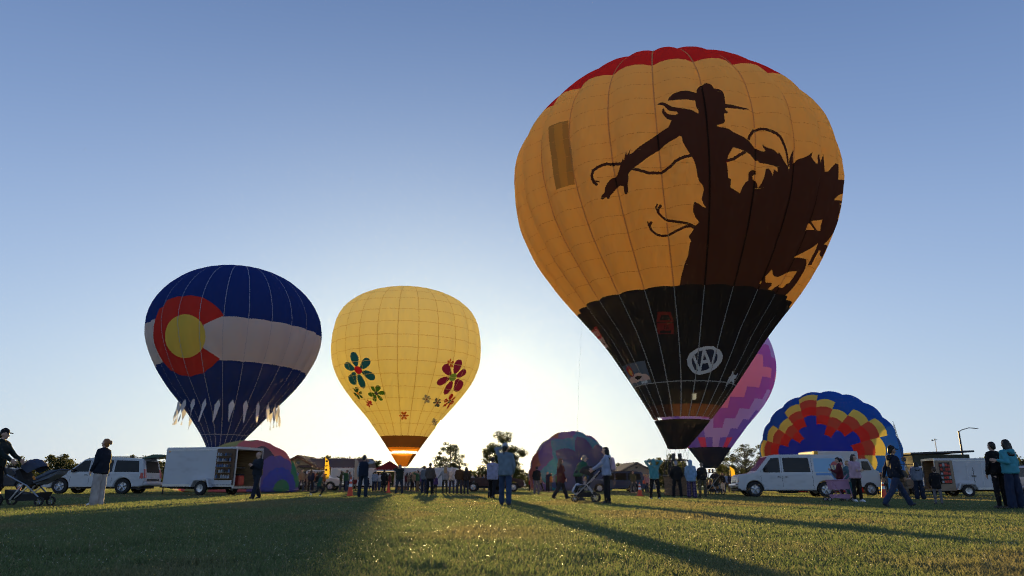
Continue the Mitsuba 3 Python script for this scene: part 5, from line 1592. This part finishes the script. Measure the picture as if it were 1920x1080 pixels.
crowd(556, 612, 9, 58, 66, 'near the white pickup', 'onlookers by the white pickup')
crowd(640, 668, 5, 58, 70, 'near the tall grey flag', 'onlookers by the grey flag')
crowd(690, 735, 7, 62, 72, 'under the maroon canopy', 'onlookers by the canopy')
crowd(764, 800, 8, 58, 70, 'below the yellow balloon', 'onlookers below the yellow balloon')
crowd(884, 920, 5, 70, 80, 'behind the maroon pickup', 'onlookers by the maroon pickup')
crowd(990, 1050, 6, 62, 74, 'before the star balloon', 'onlookers before the star balloon')
crowd(1183, 1222, 10, 56, 66, 'beside the blue car', 'onlookers by the blue car')
crowd(1330, 1372, 8, 60, 70, 'by the purple balloon', 'onlookers by the purple balloon')
crowd(1624, 1662, 5, 56, 62, 'before the blocky blue balloon', 'onlookers before the blue balloon')
# ---------------------------------------------------------------- strollers, cones, flags, lamps
paint('canvas_slate', (.045, .06, .10), .85)
paint('canvas_black', (.014, .014, .016), .8)
paint('canvas_grey', (.12, .14, .17), .8)
paint('canvas_pink', (.42, .22, .34), .75)
paint('canvas_pale_blue', (.30, .38, .52), .85)
paint('tube_silver', (.42, .43, .46), .3, metallic=.8)
paint('rubber', (.02, .02, .02), .8)


def small_wheel(k, M, x, y, r, w=.045):
    m = lathe([(r * .7, -w / 2), (r * .95, -w / 2), (r, 0), (r * .95, w / 2), (r * .7, w / 2), (r * .7, -w / 2)], 22, 'y')
    m.apply_translation((x, y, r))
    q = part(k, 'wheel', m, 'rubber', 40, M)
    sp = [tube([(x, y, r), (x + r * .75 * math.cos(a), y, r + r * .75 * math.sin(a))], .008, 5) for a in np.arange(6) * PI / 3]
    part(q, 'hub', cat(sp + [lathe([(.02, -.03), (.02, .03), (.001, .035)], 10, 'y').apply_translation((x, y, r))]), 'tube_silver', 40, M)


def shell_canopy(cx, cz, r, w, a0, a1, n=5):
    """ribbed hood: arcs over the seat from angle a0 to a1 in the side view"""
    v, f = [], []
    A = np.linspace(a0, a1, n * 3 + 1)
    for i, a in enumerate(A):
        bulge = 1 + .035 * (i % 3 != 0)
        for j, t in enumerate(np.linspace(0, PI, 13)):
            y = -math.cos(t) * w / 2
            rr = r * bulge * (math.sin(t) ** .45)
            v.append((cx + rr * math.cos(a), y, cz + rr * math.sin(a)))
    for i in range(len(A) - 1):
        for j in range(12):
            q = [i * 13 + j, i * 13 + j + 1, (i + 1) * 13 + j + 1, (i + 1) * 13 + j]
            f += [[q[0], q[1], q[2]], [q[0], q[2], q[3]]]
    return trimesh.Trimesh(v, f, process=False)


def stroller(label, px, Y, a, hood='canvas_black', seat='canvas_black', wheel=.13, s=1.0, three=False, x=None):
    """local +x is forward"""
    k = thing('stroller', label, 'stroller')
    M = move(place(px, Y) if x is None else x, Y, 0, a, s)
    for q in (-1, 1):
        part(k, 'frame_tube', tube([(-.52, q * .24, 1.02), (-.30, q * .25, .80), (.30, q * .24, .22)], .017, 7), 'tube_silver', 40, M)
        part(k, 'rear_leg', tube([(-.05, q * .25, .58), (-.34, q * .27, wheel)], .017, 7), 'tube_silver', 40, M)
    part(k, 'handle', tube([(-.30, -.25, .80), (-.52, -.24, 1.02), (-.56, -.2, 1.05), (-.56, .2, 1.05), (-.52, .24, 1.02)], .022, 7), 'rubber', 40, M)
    part(k, 'seat', extrude(Polygon([(-.28, .92), (-.08, .48), (.26, .46), (.34, .30), (.40, .32), (.30, .54), (-.02, .56), (-.20, .95)]), -.21, .21), seat, 30, M)
    part(k, 'canopy', shell_canopy(-.10, .86, .32, .46, .35, 2.6), hood, 40, M)
    part(k, 'basket', cat([bx(-.32, .22, -.22, .22, .17, .19), bx(-.34, -.31, -.22, .22, .17, .34), bx(.2, .23, -.22, .22, .17, .30), bx(-.32, .22, -.23, -.215, .17, .33), bx(-.32, .22, .215, .23, .17, .33)]), 'canvas_black', 30, M)
    part(k, 'footrest', bx(.34, .50, -.16, .16, .20, .23, .01), 'rubber', 30, M)
    for q in (-1, 1):
        small_wheel(k, M, -.34, q * .28, wheel)
        if not three:
            small_wheel(k, M, .36, q * .22, wheel * .75)
    if three:
        small_wheel(k, M, .52, 0, wheel * .9)
        part(k, 'fork', tube([(.30, 0, .24), (.52, .03, wheel * .9)], .018, 6), 'tube_silver', 40, M)
    return k, M


# double stroller, side on, at the left edge
k = thing('stroller', 'big double stroller with a slate blue hood and a second tilted seat in front', 'stroller')
M = move(place(60, 18.0), 18.0, 0, 0, .93)
for q in (-1, 1):
    part(k, 'frame_tube', tube([(-.60, q * .26, 1.00), (-.48, q * .26, .80), (.12, q * .26, .52), (.50, q * .24, .20)], .02, 7), 'tube_silver', 40, M)
    part(k, 'rear_leg', tube([(.02, q * .26, .58), (-.24, q * .28, .18)], .022, 7), 'tube_silver', 40, M)
    part(k, 'cross_leg', tube([(.16, q * .26, .50), (-.14, q * .27, .20)], .016, 7), 'tube_silver', 40, M)
    part(k, 'seat_post', tube([(.10, q * .24, .52), (.62, q * .22, .70)], .018, 7), 'rubber', 40, M)
part(k, 'handle', tube([(-.48, -.26, .80), (-.60, -.26, 1.00), (-.64, -.22, 1.03), (-.64, .22, 1.03), (-.60, .26, 1.00)], .024, 7), 'rubber', 40, M)
part(k, 'canopy', shell_canopy(.06, .84, .37, .50, .55, 2.55), 'canvas_slate', 40, M)
part(k, 'seat', extrude(Polygon([(-.30, .90), (-.10, .56), (.18, .54), (.22, .64), (-.02, .68), (-.20, .96)]), -.22, .22), 'canvas_black', 30, M)
ss = part(k, 'front_seat', extrude(Polygon([(.22, .62), (.34, .55), (.80, .82), (.86, .93), (.62, .93), (.30, .76)]), -.22, .22), 'canvas_grey', 30, M, 'pale grey tilted front seat')
part(ss, 'seat_rim', tube([(.24, -.24, .66), (.78, -.24, .90), (.86, -.2, .94), (.86, .2, .94), (.78, .24, .90), (.24, .24, .66)], .022, 7), 'canvas_slate', 40, M)
part(k, 'basket', extrude(Polygon([(-.46, .42), (-.42, .20), (-.05, .13), (.42, .15), (.52, .36), (.10, .30)]), -.24, .24), 'canvas_black', 30, M)
part(k, 'toy', cat([ico((.26, -.27, .74), .035), ico((.29, -.27, .69), .028)]), 'lamp_amber', 40, M)
for q in (-1, 1):
    small_wheel(k, M, -.58, q * .29, .155, .06)
    small_wheel(k, M, .50, q * .25, .125, .05)
    part(k, 'axle_arm', tube([(-.24, q * .28, .2), (-.58, q * .28, .155)], .02, 6), 'rubber', 40, M)

k, M = stroller('jogging stroller with a black hood and a pale blue blanket hung on its frame', 1099, 25.0, PI - .2, three=False, wheel=.15, s=1.02)
part(k, 'blanket', soften(join([hull([((.30, -.30, .55), .08), ((.42, -.28, .36), .09), ((.30, -.30, .24), .08)]), hull([((.18, -.30, .52), .07), ((.24, -.29, .28), .08)])]), .06, 4), 'canvas_pale_blue', 50, M)
kc = thing('person', 'small child in a cream top seated in the jogging stroller', 'person')
for n, m, c in build_person(h=.86, child=True, legs=((80, 70, 6), (80, 70, 6)), arms=('chest', 'chest'), top=(.40, .36, .32), bottom=CHAR, hair=BLOND, hairkind='short')[0]:
    MM = M @ move(.0, 0, .12, -PI / 2)
    put(kc, m, c, 55, MM) if n is None else part(kc, n, m, c, 55, MM)
stroller('dark stroller pushed away by the woman in lavender', 932, 31.6, PI / 2 - .1, hood='canvas_black', wheel=.14)
stroller('black hooded stroller standing between the wicker basket and the yellow feather flag', 1340, 47.0, PI / 2 + .7, hood='canvas_black', wheel=.15, s=1.15)
# pink pull-along pram
k = thing('stroller', 'pink canvas stroller wagon with a tall handle beside the van', 'stroller')
M = move(place(1571, 27.6), 27.6, 0, PI)
part(k, 'tub', extrude(Polygon([(-.34, .46), (.30, .44), (.36, .78), (-.30, .80)]), -.2, .2), 'canvas_pink', 30, M)
part(k, 'tub_rim', tube([(.37, -.21, .79), (-.31, -.21, .81), (-.31, .21, .81), (.37, .21, .79), (.37, -.21, .79)], .02, 6), 'canvas_pink', 40, M)
part(k, 'lower_tray', extrude(Polygon([(-.36, .10), (.26, .14), (.30, .26), (-.34, .28)]), -.18, .18), 'canvas_pink', 30, M)
part(k, 'bow', cat([ico((-.02, -.215, .66), (.07, .015, .04)), ico((.08, -.215, .68), (.07, .015, .04))]), 'canvas_slate', 40, M)
for q in (-1, 1):
    part(k, 'frame_tube', tube([(-.50, q * .2, 1.02), (-.30, q * .2, .80), (-.42, q * .2, .10)], .02, 6), 'canvas_pink', 40, M)
    part(k, 'front_leg', tube([(.34, q * .2, .78), (.0, q * .2, .30), (.44, q * .19, .08)], .016, 6), 'canvas_pink', 40, M)
    small_wheel(k, M, -.40, q * .22, .085, .04)
    small_wheel(k, M, .46, q * .2, .085, .04)
part(k, 'handle', tube([(-.50, -.2, 1.02), (-.52, 0, 1.03), (-.50, .2, 1.02)], .022, 6), 'canvas_grey', 40, M)

paint('cone_orange', (.72, .07, .02), .5)
paint('cone_white', (.7, .7, .7), .4)


def cone(label, px, Y, h=.74, band=True, lean=0.0):
    k = thing('traffic_cone', label, 'traffic cone', 'orange traffic cones')
    M = move(place(px, Y), Y, 0, .3) @ np.array([[1, 0, lean, 0], [0, 1, 0, 0], [0, 0, 1, 0], [0, 0, 0, 1.0]])
    r = lambda z: .15 - .125 * z / h
    part(k, 'base', bx(-.19, .19, -.19, .19, 0, .035, .01), 'cone_orange', 30, M)
    part(k, 'body', lathe([(r(.03), .03), (r(h * .98), h * .98), (.02, h), (.001, h)], 20), 'cone_orange', 40, M)
    if band:
        for a, b in ((.48, .64), (.76, .86)):
            part(k, 'white_band', lathe([(r(h * a) + .003, h * a), (r(h * b) + .003, h * b)], 20), 'cone_white', 40, M)


cone('orange cone at the picture edge behind the double stroller', 4, 38, .95, False)
cone('orange cone with white collars beside the man photographing', 660, 35.5, .92)
cone('orange cone with white collar left of the person with hands on the head', 1200, 39.5)
cone('orange cone behind the striding man in navy', 1655, 37, .92)
cone('small orange cone below the maroon canopy', 731, 52, .8, False)
cone('tipped orange and white cone left of the white suv', 41, 52, .7, True, .3)

# flags, lamp post, mast, canopy, tether
cloth('flag_yellow', (.85, .55, .05), .8)
cloth('flag_grey', (.20, .22, .25), .15)
paint('flag_ink', (.02, .02, .02), .8)
paint('pole_dark', (.03, .03, .035), .5)


def feather(label, px, Y, h, w, c, flip=1, ink=True):
    k = thing('feather_flag', label, 'flag')
    M = move(place(px, Y), Y, 0, 0)
    zs = np.linspace(.35 * h, h, 16)
    t = (zs - zs[0]) / (zs[-1] - zs[0])
    edge = np.array([[flip * (.02 + .05 * math.sin(3 * q)), .03 * math.sin(7 * q), z] for q, z in zip(t, zs)])
    free = np.array([[flip * (.02 + w * min(1, (1.02 - q) * 5) * (.9 + .1 * math.sin(5 * q))), .10 * math.sin(5 * q + 1), z] for q, z in zip(t, zs)])
    f = []
    for i in range(15):
        f += [[i, i + 16, i + 17], [i, i + 17, i + 1]]
    part(k, 'pole', tube([(0, 0, 0), (0, 0, h * .6), (.03 * flip, 0, h), (.2 * flip, 0, h * 1.02)], .018, 6), 'pole_dark', 40, M)
    fl = part(k, 'cloth', trimesh.Trimesh(np.vstack([edge, free]), f, process=False), c, True, M)
    if ink:
        g = random.Random(px)
        for i in range(4):
            z = h * (.88 - .13 * i)
            part(fl, 'mark', bx(flip * w * .5 - .09, flip * w * .5 + .09, -.16, -.14, z - .09, z + .07 - .05 * (i % 2)), 'flag_ink', False, M)


feather('yellow feather flag with dark marks beside the gabled house', 608, 66, 3.0, .50, 'flag_yellow', 1)
feather('grey feather flag on a dark pole beside the man photographing', 664, 60, 2.75, .45, 'flag_grey', 1, False)
feather('yellow feather flag left of the white van', 1371, 62, 2.2, .42, 'flag_yellow', 1, False)

k = thing('street_lamp', 'tall street lamp with one bent arm above the open trailer', 'street lamp')
M = move(place(1814, 110), 110, 0, 0)
part(k, 'pole', tube([(0, 0, 0), (0, 0, 5), (0, 0, 9.0)], [.16, .14, .12], 10), 'pole_dark', 40, M)
part(k, 'arm', tube([(0, 0, 8.9), (.6, 0, 9.2), (1.7, 0, 9.5), (2.4, 0, 9.45)], .06, 8), 'pole_dark', 40, M)
part(k, 'lamp_head', hull_mesh := tri(hull([((2.3, 0, 9.45), (.12, .12, .07)), ((3.0, 0, 9.38), (.14, .16, .06))])), 'pole_dark', 40, M)
k = thing('weather_mast', 'thin pole with a small vane above the dark roof', 'pole')
M = move(place(1766, 92), 92, 0, 0)
part(k, 'pole', tube([(0, 0, 0), (0, 0, 6.4)], .04, 6), 'pole_dark', 40, M)
part(k, 'vane', cat([tube([(-.35, 0, 6.4), (.3, 0, 6.5)], .03, 5), ico((-.35, 0, 6.42), .1), ico((.0, 0, 6.55), .08)]), 'pole_dark', 40, M)

k = thing('mast_trailer', 'leaning lattice mast on a small trailer beside the camouflage jacket', 'mast')
M = move(place(1705, 46), 46, 0, 0)
lat = []
p0, p1 = np.array([.05, 0, .8]), np.array([-.34, .2, 4.5])
ax = p1 - p0
a, b, d = frame_of(ax)
for q in range(3):
    o = .09 * (a * math.cos(q * 2.1) + b * math.sin(q * 2.1))
    lat.append(tube([p0 + o, p1 + o * .35], .012, 5))
for i in range(26):
    for q in range(3):
        r0, r1 = .09 * (1 - .65 * i / 26), .09 * (1 - .65 * (i + 1) / 26)
        o0, o1 = r0 * (a * math.cos(q * 2.1) + b * math.sin(q * 2.1)), r1 * (a * math.cos((q + 1) * 2.1) + b * math.sin((q + 1) * 2.1))
        lat.append(tube([p0 + ax * i / 26 + o0, p0 + ax * (i + 1) / 26 + o1], .006, 4, False))
part(k, 'lattice', cat(lat), 'steel_dark', 40, M)
part(k, 'mast_tip', tube([p1, p1 + ax * .06], .012, 5), 'steel_dark', 40, M)
part(k, 'winch_head', bx(-.22, -.02, -.1, .14, 2.15, 2.4, .03), 'steel_dark', 30, M)
part(k, 'crossbar', tube([(-.9, 0, 1.95), (.7, 0, 1.95)], .025, 6), 'steel_dark', 40, M)
part(k, 'deck', cat([bx(-.9, .9, -.6, .6, .45, .6, .03), bx(-.5, .5, -.4, .4, .6, 1.05, .05)]), 'tan_board', 30, M)
for q in (-1, 1):
    small_wheel(k, M, 0, q * .72, .3, .16)
    part(k, 'stay', tube([(q * .35, -.2, .6), (-.1, 0, 1.9)], .02, 6), 'tube_silver', 40, M)

cloth('canopy_maroon', (.20, .03, .035), .5)
k = thing('canopy_tent', 'maroon pop up canopy tent with a pale hem behind the black coat', 'tent')
M = move(place(731, 76), 76, 0, .1)
c = 1.5
roof = [(-c, -c, 2.05), (c, -c, 2.05), (c, c, 2.05), (-c, c, 2.05), (0, 0, 3.0)]
part(k, 'roof', trimesh.Trimesh(roof, [[0, 1, 4], [1, 2, 4], [2, 3, 4], [3, 0, 4]], process=False), 'canopy_maroon', False, M)
for i in range(4):
    p, q = np.array(roof[i]), np.array(roof[(i + 1) % 4])
    part(k, 'valance', trimesh.Trimesh([p, q, q - [0, 0, .16], p - [0, 0, .16]], [[0, 2, 1], [0, 3, 2]], process=False), 'pennant_cloth', False, M)
    part(k, 'leg', tube([p * [.97, .97, 0], p * [.97, .97, 1]], .025, 6), 'tube_silver', 40, M)
top = E1.S(-6.1, .30)
k = thing('tether_rope', 'thin tether rope hanging from the amber balloon down its left side', 'rope')
foot = np.array([place(1083, 46), 46.0, .05])
knot = top + (foot - top) * .62 + np.array([-.1, 0, -.3])
part(k, 'line', tube([top, (top + knot) / 2 + [-.05, 0, -.2], knot, (knot + foot) / 2 + [.1, 0, -.2], foot], .0035, 4), 'cord', 40)
part(k, 'knot', ico(knot, .045), 'cord', 40)

# ---------------------------------------------------------------- buildings
paint('stucco_tan', proc(lambda p, n, uv: mix((.24, .20, .15), (.29, .24, .18), noise(p.x * 2, p.z * 3))), .9)
paint('roof_brown', (.075, .045, .04), .85)
paint('fascia_red', (.14, .045, .03), .7)
paint('cladding_olive', (.045, .055, .04), .8)
paint('roof_slate', (.05, .055, .065), .7)
paint('wall_grey', (.16, .16, .155), .9)
paint('window_dark', (.03, .035, .04), .1)


def gable_house(label, x, Y, W, D, eave, ridge, wall, roofm, fascia, a=0, wings=0.0, win=3):
    k = thing('house', label, 'house')
    M = move(x, Y, 0, a)
    pr = Polygon([(-W / 2, 0), (W / 2, 0), (W / 2, eave), (0, ridge), (-W / 2, eave)])
    part(k, 'wall', extrude(pr, 0, D), wall, False, M)
    o = .5
    sl = (ridge - eave) / (W / 2)
    for q in (-1, 1):
        p0, p1 = np.array([0, ridge + .06]), np.array([q * (W / 2 + o), eave - o * sl + .06])
        n = np.array([q * sl, 1]) / math.hypot(sl, 1) * .14
        r = part(k, 'roof_slope', extrude(Polygon([p0, p1, p1 + n, p0 + [0, n[1] + .02]]).buffer(0), -o, D + o), roofm, False, M)
        part(k, 'bargeboard', extrude(Polygon([p0 - [0, .02], p1 - [0, .02], p1 - [0, .28], p0 - [0, .28]]).buffer(0), -o - .06, -o + .02), fascia, False, M)
    for i in range(win):
        xx = -W / 2 + W * (i + .5) / win
        f = part(k, 'window', bx(xx - .55, xx + .55, -.06, .03, .9, 2.0), 'window_dark', False, M)
        part(f, 'frame', cat([bx(xx - .62, xx + .62, -.09, -.03, 2.0, 2.08), bx(xx - .62, xx + .62, -.10, -.03, .82, .9), bx(xx - .62, xx - .55, -.09, -.03, .9, 2.0), bx(xx + .55, xx + .62, -.09, -.03, .9, 2.0)]), 'wall_grey', False, M)
    part(k, 'vent', bx(-.25, .25, -.05, .03, ridge - 1.1, ridge - .75), 'window_dark', False, M)
    return k, M


k, M = gable_house('tan house with a brown hip roof and red brown trim behind the white pickup', -32.2, 108, 6.2, 8, 3.0, 4.65, 'stucco_tan', 'roof_brown', 'fascia_red', 0, win=2)
# its long side wing, ridge running to the right
wing = extrude(Polygon([(-.6, 3.02), (4.0, 4.5), (7.6, 3.02)]), 0, 10.5, 'yz')
part(k, 'wing_roof', wing.apply_translation((.1, -.4, 0)), 'roof_brown', False, M)
part(k, 'wing_wall', bx(3.1, 10.4, .2, 6.8, 0, 3.0), 'stucco_tan', False, M)
part(k, 'wing_fascia', bx(3.12, 10.65, -1.06, -.98, 2.84, 3.04), 'fascia_red', False, M)
part(k, 'roof_vent', cat([lathe([(.12, 4.3), (.12, 4.75), (.16, 4.8), (.001, 4.85)], 10).apply_translation((7.0, 3.4, 0))]), 'steel', 40, M)
gable_house('low grey roofed house far behind the teal sweatshirt', place(1196, 150), 150, 9.0, 8, 3.0, 5.2, 'wall_grey', 'roof_slate', 'roof_slate', .15)
k = thing('shed', 'dark olive flat roofed shed behind the open right trailer', 'building')
M = move(place(1772, 82), 82, 0, -.06)
part(k, 'wall', bx(-3.2, 3.2, 0, 5, 0, 4.2), 'cladding_olive', False, M)
for i in range(16):
    part(k, 'cladding_board', bx(-3.19 + .4 * i, -2.83 + .4 * i, -.03, .0, .05, 4.1), 'cladding_olive', False, M)
part(k, 'roof', extrude(Polygon([(-3.5, 4.2), (3.6, 4.45), (3.6, 4.65), (-3.5, 4.38)]), -.4, 5.4), 'roof_slate', False, M)
# two more white vehicles far behind the people
for lab, px, Y, L, a in (('long white trailer behind the central group', 801, 78, 6.6, .0), ('white box trailer between the grey flag and the man photographing', 665, 80, 4.6, 0)):
    make_trailer(lab, place(px, Y), Y, a, L, 2.1, 2.35, False, 9)

# ---------------------------------------------------------------- trees
def leaf_colour(p, n, uv):
    a = noise(p.x * .7, p.y * .7, p.z * .9)
    b = cell_rand(p.x * 3, p.y * 3, p.z * 3)
    return mix((.045, .060, .020), (.11, .12, .040), .55 * a + .45 * b)


mat('leaf', {'type': 'principledthin', 'base_color': proc(leaf_colour), 'roughness': .5, 'diff_trans': 1.1, 'eta': 1.3})
mat('bark', {'type': 'twosided', 'b': {'type': 'principled', 'roughness': .9, 'base_color': proc(lambda p, n, uv: mix((.05, .038, .028), (.10, .08, .06), noise(p.x * 6, p.y * 6, p.z * 2)))}})


def tree_meshes(seed, h=10.0, w=.36, base=.18, clumps=46, leaves=4200, leaf=.16, puff=.075, hollow=.35, taper=.75):
    """trunk and limbs that reach out to leaf clumps spread through the crown; w is the crown's half width over its height"""
    g = np.random.default_rng(seed)
    C = []
    while len(C) < clumps:
        q = g.uniform(-1, 1, 3)
        t = (q[2] + 1) / 2
        prof = (math.sin(PI * min(t ** taper, 1) * .93 + .12)) ** .7
        r = math.hypot(q[0], q[1])
        lob = .78 + .45 * meshkit.noise(np.array([math.atan2(q[1], q[0]) * 1.1 + 9, t * 3.2, seed * 1.7]), seed)
        if r < prof * lob and (r > hollow * prof or t > .8 or g.random() < .25):
            C.append([q[0] * w * h, q[1] * w * h, h * (base + (1 - base) * t * .95)])
    C = np.array(C)
    limbs = []
    lean = g.normal(0, .02, 2) * h
    trunk = np.array([[0, 0, 0], [lean[0] * .3, lean[1] * .3, h * .2], [lean[0], lean[1], h * .45], [lean[0] * .6, lean[1] * 1.3, h * .72], [0, 0, h * .9]])
    limbs.append(tube(trunk, np.array([.026, .020, .014, .008, .003]) * h, 9, False))
    for c in C:
        zt = max(h * base * .6, min(h * .85, c[2] - .55 * math.hypot(c[0], c[1]) - .05 * h))
        p = np.array([np.interp(zt, trunk[:, 2], trunk[:, 0]), np.interp(zt, trunk[:, 2], trunk[:, 1]), zt])
        m = (p + c) / 2 + g.normal(0, .02, 3) * h + [0, 0, -.02 * h]
        limbs.append(tube([p, m, c], np.array([.008, .005, .002]) * h, 5, False))
    wood = cat(limbs)
    k = g.integers(0, len(C), leaves)
    size = (puff * (.6 + .9 * g.random(len(C))))[k][:, None] * h
    d = g.normal(0, 1, (leaves, 3))
    d /= np.linalg.norm(d, axis=1, keepdims=True)
    c = C[k] + d * size * (g.random((leaves, 1)) ** .5) * [1.15, 1.15, .8]
    n = len(c)
    u = g.normal(0, 1, (n, 3))
    u /= np.linalg.norm(u, axis=1, keepdims=True)
    v = np.cross(u, g.normal(0, 1, (n, 3)))
    v /= np.linalg.norm(v, axis=1, keepdims=True)
    s = leaf * (.6 + .8 * g.random(n))[:, None]
    q = np.stack([c - u * s, c - v * s * .55, c + u * s, c + v * s * .55], 1).reshape(-1, 3)
    o = (np.arange(n) * 4)[:, None, None]
    f = (np.array([[0, 1, 2], [0, 2, 3]])[None] + o).reshape(-1, 3)
    return wood, (q, f)


TREES = []
for sd, kw in ((1, dict(w=.33, leaves=5200, leaf=.155, clumps=70, puff=.062, base=.12)), (2, dict(w=.35, leaves=9500, leaf=.165, clumps=90, puff=.07, base=.12)), (3, dict(w=.48, leaves=4200, leaf=.34, puff=.13, base=.08)), (4, dict(w=.58, leaves=4200, leaf=.34, puff=.12, base=.05)),
               (5, dict(w=.42, leaves=4000, leaf=.34, puff=.12, base=.10)), (6, dict(w=.55, leaves=5200, leaf=.15, clumps=90, puff=.055, base=.10, hollow=.2))):
    w, l = tree_meshes(sd, **kw)
    TREES.append((mikit.ply(w, 'bark', smooth=60), mikit.ply(l, 'leaf', smooth=False)))


def tree(label, px, ytop, Y, proto, a=0.0, wide=1.0, group=None):
    el = PITCH - math.atan((ytop - 540) / FPX)
    x = place(px, Y)
    h = math.hypot(x, Y) * math.tan(el) * math.cos(math.atan2(x, Y)) + .54 if False else Y * math.tan(el) + .54
    k = thing('tree', label, 'tree', group)
    M = move(x, Y, -.1, a, h / 10)
    M[:3, :2] *= wide
    scene[key_of('trunk', k)] = {**TREES[proto][0], 'to_world': T(M.tolist())}
    scene[key_of('crown', k)] = {**TREES[proto][1], 'to_world': T(M.tolist())}


tree('loose backlit tree between the yellow balloon and the taller green tree', 845, 822, 150, 0, .5, 1.0)
tree('taller upright tree behind the woman shading her eyes', 948, 805, 140, 1, 1.0, 1.0)
tree('open branched tree between the purple balloon and the white van', 1402, 820, 120, 5, 2.0, 1.15)
spots = [(38, 858, 200, 3, 1.0, 'small tree behind the double stroller'), (76, 876, 230, 4, .8, 'low tree left of the white suv'), (106, 851, 185, 2, 1.0, 'big round tree above the bonnet of the white suv'), (142, 872, 225, 4, 1.0, 'dark tree above the windscreen of the white suv'),
         (165, 861, 200, 3, .8, 'tree directly left of the woman in navy'), (204, 857, 210, 2, 1.0, 'tree just right of the woman in navy'), (247, 854, 205, 3, .7, 'tree above the tailgate of the white suv'), (268, 857, 230, 4, .7, 'slim tree between the white suv and the trailer'),
         (296, 864, 220, 2, .9, 'tree beside the left end of the open white trailer'),
         (566, 856, 170, 3, .9, 'tree behind the gable of the tan house'), (618, 852, 165, 2, .9, 'round tree above the yellow flag'), (640, 858, 185, 4, 1.1, 'tree above the ridge of the tan house'), (672, 857, 180, 3, .9, 'tree behind the grey feather flag'),
         (699, 859, 190, 2, .9, 'tree right of the man photographing'), (716, 876, 260, 4, 1.0, 'low tree left of the maroon canopy'), (738, 872, 260, 3, .8, 'tree peeping over the maroon canopy'), (770, 876, 300, 2, 1.0, 'hazy low tree right of the yellow balloon mouth'),
         (795, 874, 290, 4, 1.0, 'hazy low tree above the long white trailer'), (817, 870, 260, 3, .9, 'bushy tree at the foot of the loose backlit tree'), (882, 878, 300, 2, 1.0, 'hazy low tree behind the dark brown jacket'), (906, 872, 230, 4, 1.0, 'tree behind the lavender top'),
         (966, 868, 190, 3, .8, 'bush like tree at the foot of the taller upright tree'), (985, 884, 260, 2, 1.0, 'low tree left of the star balloon'), (1163, 866, 230, 3, 1.2, 'tree just right of the star balloon'), (1185, 872, 240, 4, 1.2, 'tree left of the low grey house'),
         (1234, 853, 180, 2, .8, 'tree behind the teal sweatshirt'), (1257, 849, 175, 3, .9, 'tree behind the burner of the amber balloon'), (1278, 858, 185, 4, .9, 'tree right of the burner of the amber balloon'), (1366, 864, 170, 2, 1.0, 'dense tree left of the open branched tree'),
         (1388, 872, 165, 4, 1.2, 'dense bushy tree under the open branched tree'), (1428, 866, 180, 3, 1.0, 'tree behind the windscreen of the white van'), (1724, 868, 120, 4, .8, 'tree left of the dark olive shed'), (1852, 846, 150, 5, .8, 'thin branched tree behind the man in black'),
         (1884, 838, 150, 2, 1.1, 'dark tree behind the couple'), (1912, 840, 155, 3, 1.1, 'dark tree right of the turquoise top'), (1830, 870, 170, 4, 1.0, 'low tree above the open right trailer')]
for i, (px, yt, Y, pr, wd, lab) in enumerate(spots):
    tree(lab, px, yt, Y, pr, i * 1.3, wd, 'trees of the far tree line')


def hedge():
    g = np.random.default_rng(5)
    n = 42000
    x = g.uniform(-330, 330, n)
    hh = 2.0 + 3.2 * meshkit.fbm(np.stack([x * .06, x * 0, x * 0], -1), 4, 3) + 1.2 * meshkit.noise(np.stack([x * .5, x * 0, x * 0], -1), 6)
    c = np.stack([x, 300 + g.normal(0, 5, n) + .0004 * x ** 2, hh * g.random(n) ** .7], 1)
    u = g.normal(0, 1, (n, 3))
    u /= np.linalg.norm(u, axis=1, keepdims=True)
    v = np.cross(u, g.normal(0, 1, (n, 3)))
    v /= np.linalg.norm(v, axis=1, keepdims=True)
    s = (.35 + .4 * g.random(n))[:, None]
    q = np.stack([c - u * s, c - v * s * .7, c + u * s, c + v * s * .7], 1).reshape(-1, 3)
    f = (np.array([[0, 1, 2], [0, 2, 3]])[None] + (np.arange(n) * 4)[:, None, None]).reshape(-1, 3)
    put('far_woods', (q, f), 'leaf', smooth=False)
    labels['far_woods'] = {'label': 'low dark belt of distant woods along the horizon', 'category': 'woods', 'kind': 'stuff'}


hedge()
# ---------------------------------------------------------------- thin morning haze over the whole field
scene['haze_air'] = {'type': 'homogeneous', 'albedo': {'type': 'rgb', 'value': [.90, .95, 1.0]}, 'sigma_t': .00003, 'phase': {'type': 'hg', 'g': .86}}
scene['haze'] = {'type': 'cube', 'to_world': T().translate([0, 450, 14.6]).scale([915, 765, 15.8]), 'bsdf': {'type': 'null'}, 'interior': {'type': 'ref', 'id': 'haze_air'}}
labels['haze'] = {'label': 'thin morning haze over the field', 'category': 'haze', 'kind': 'stuff'}
scene['camera']['medium'] = {'type': 'ref', 'id': 'haze_air'}
# every part without words of its own stays unlabelled
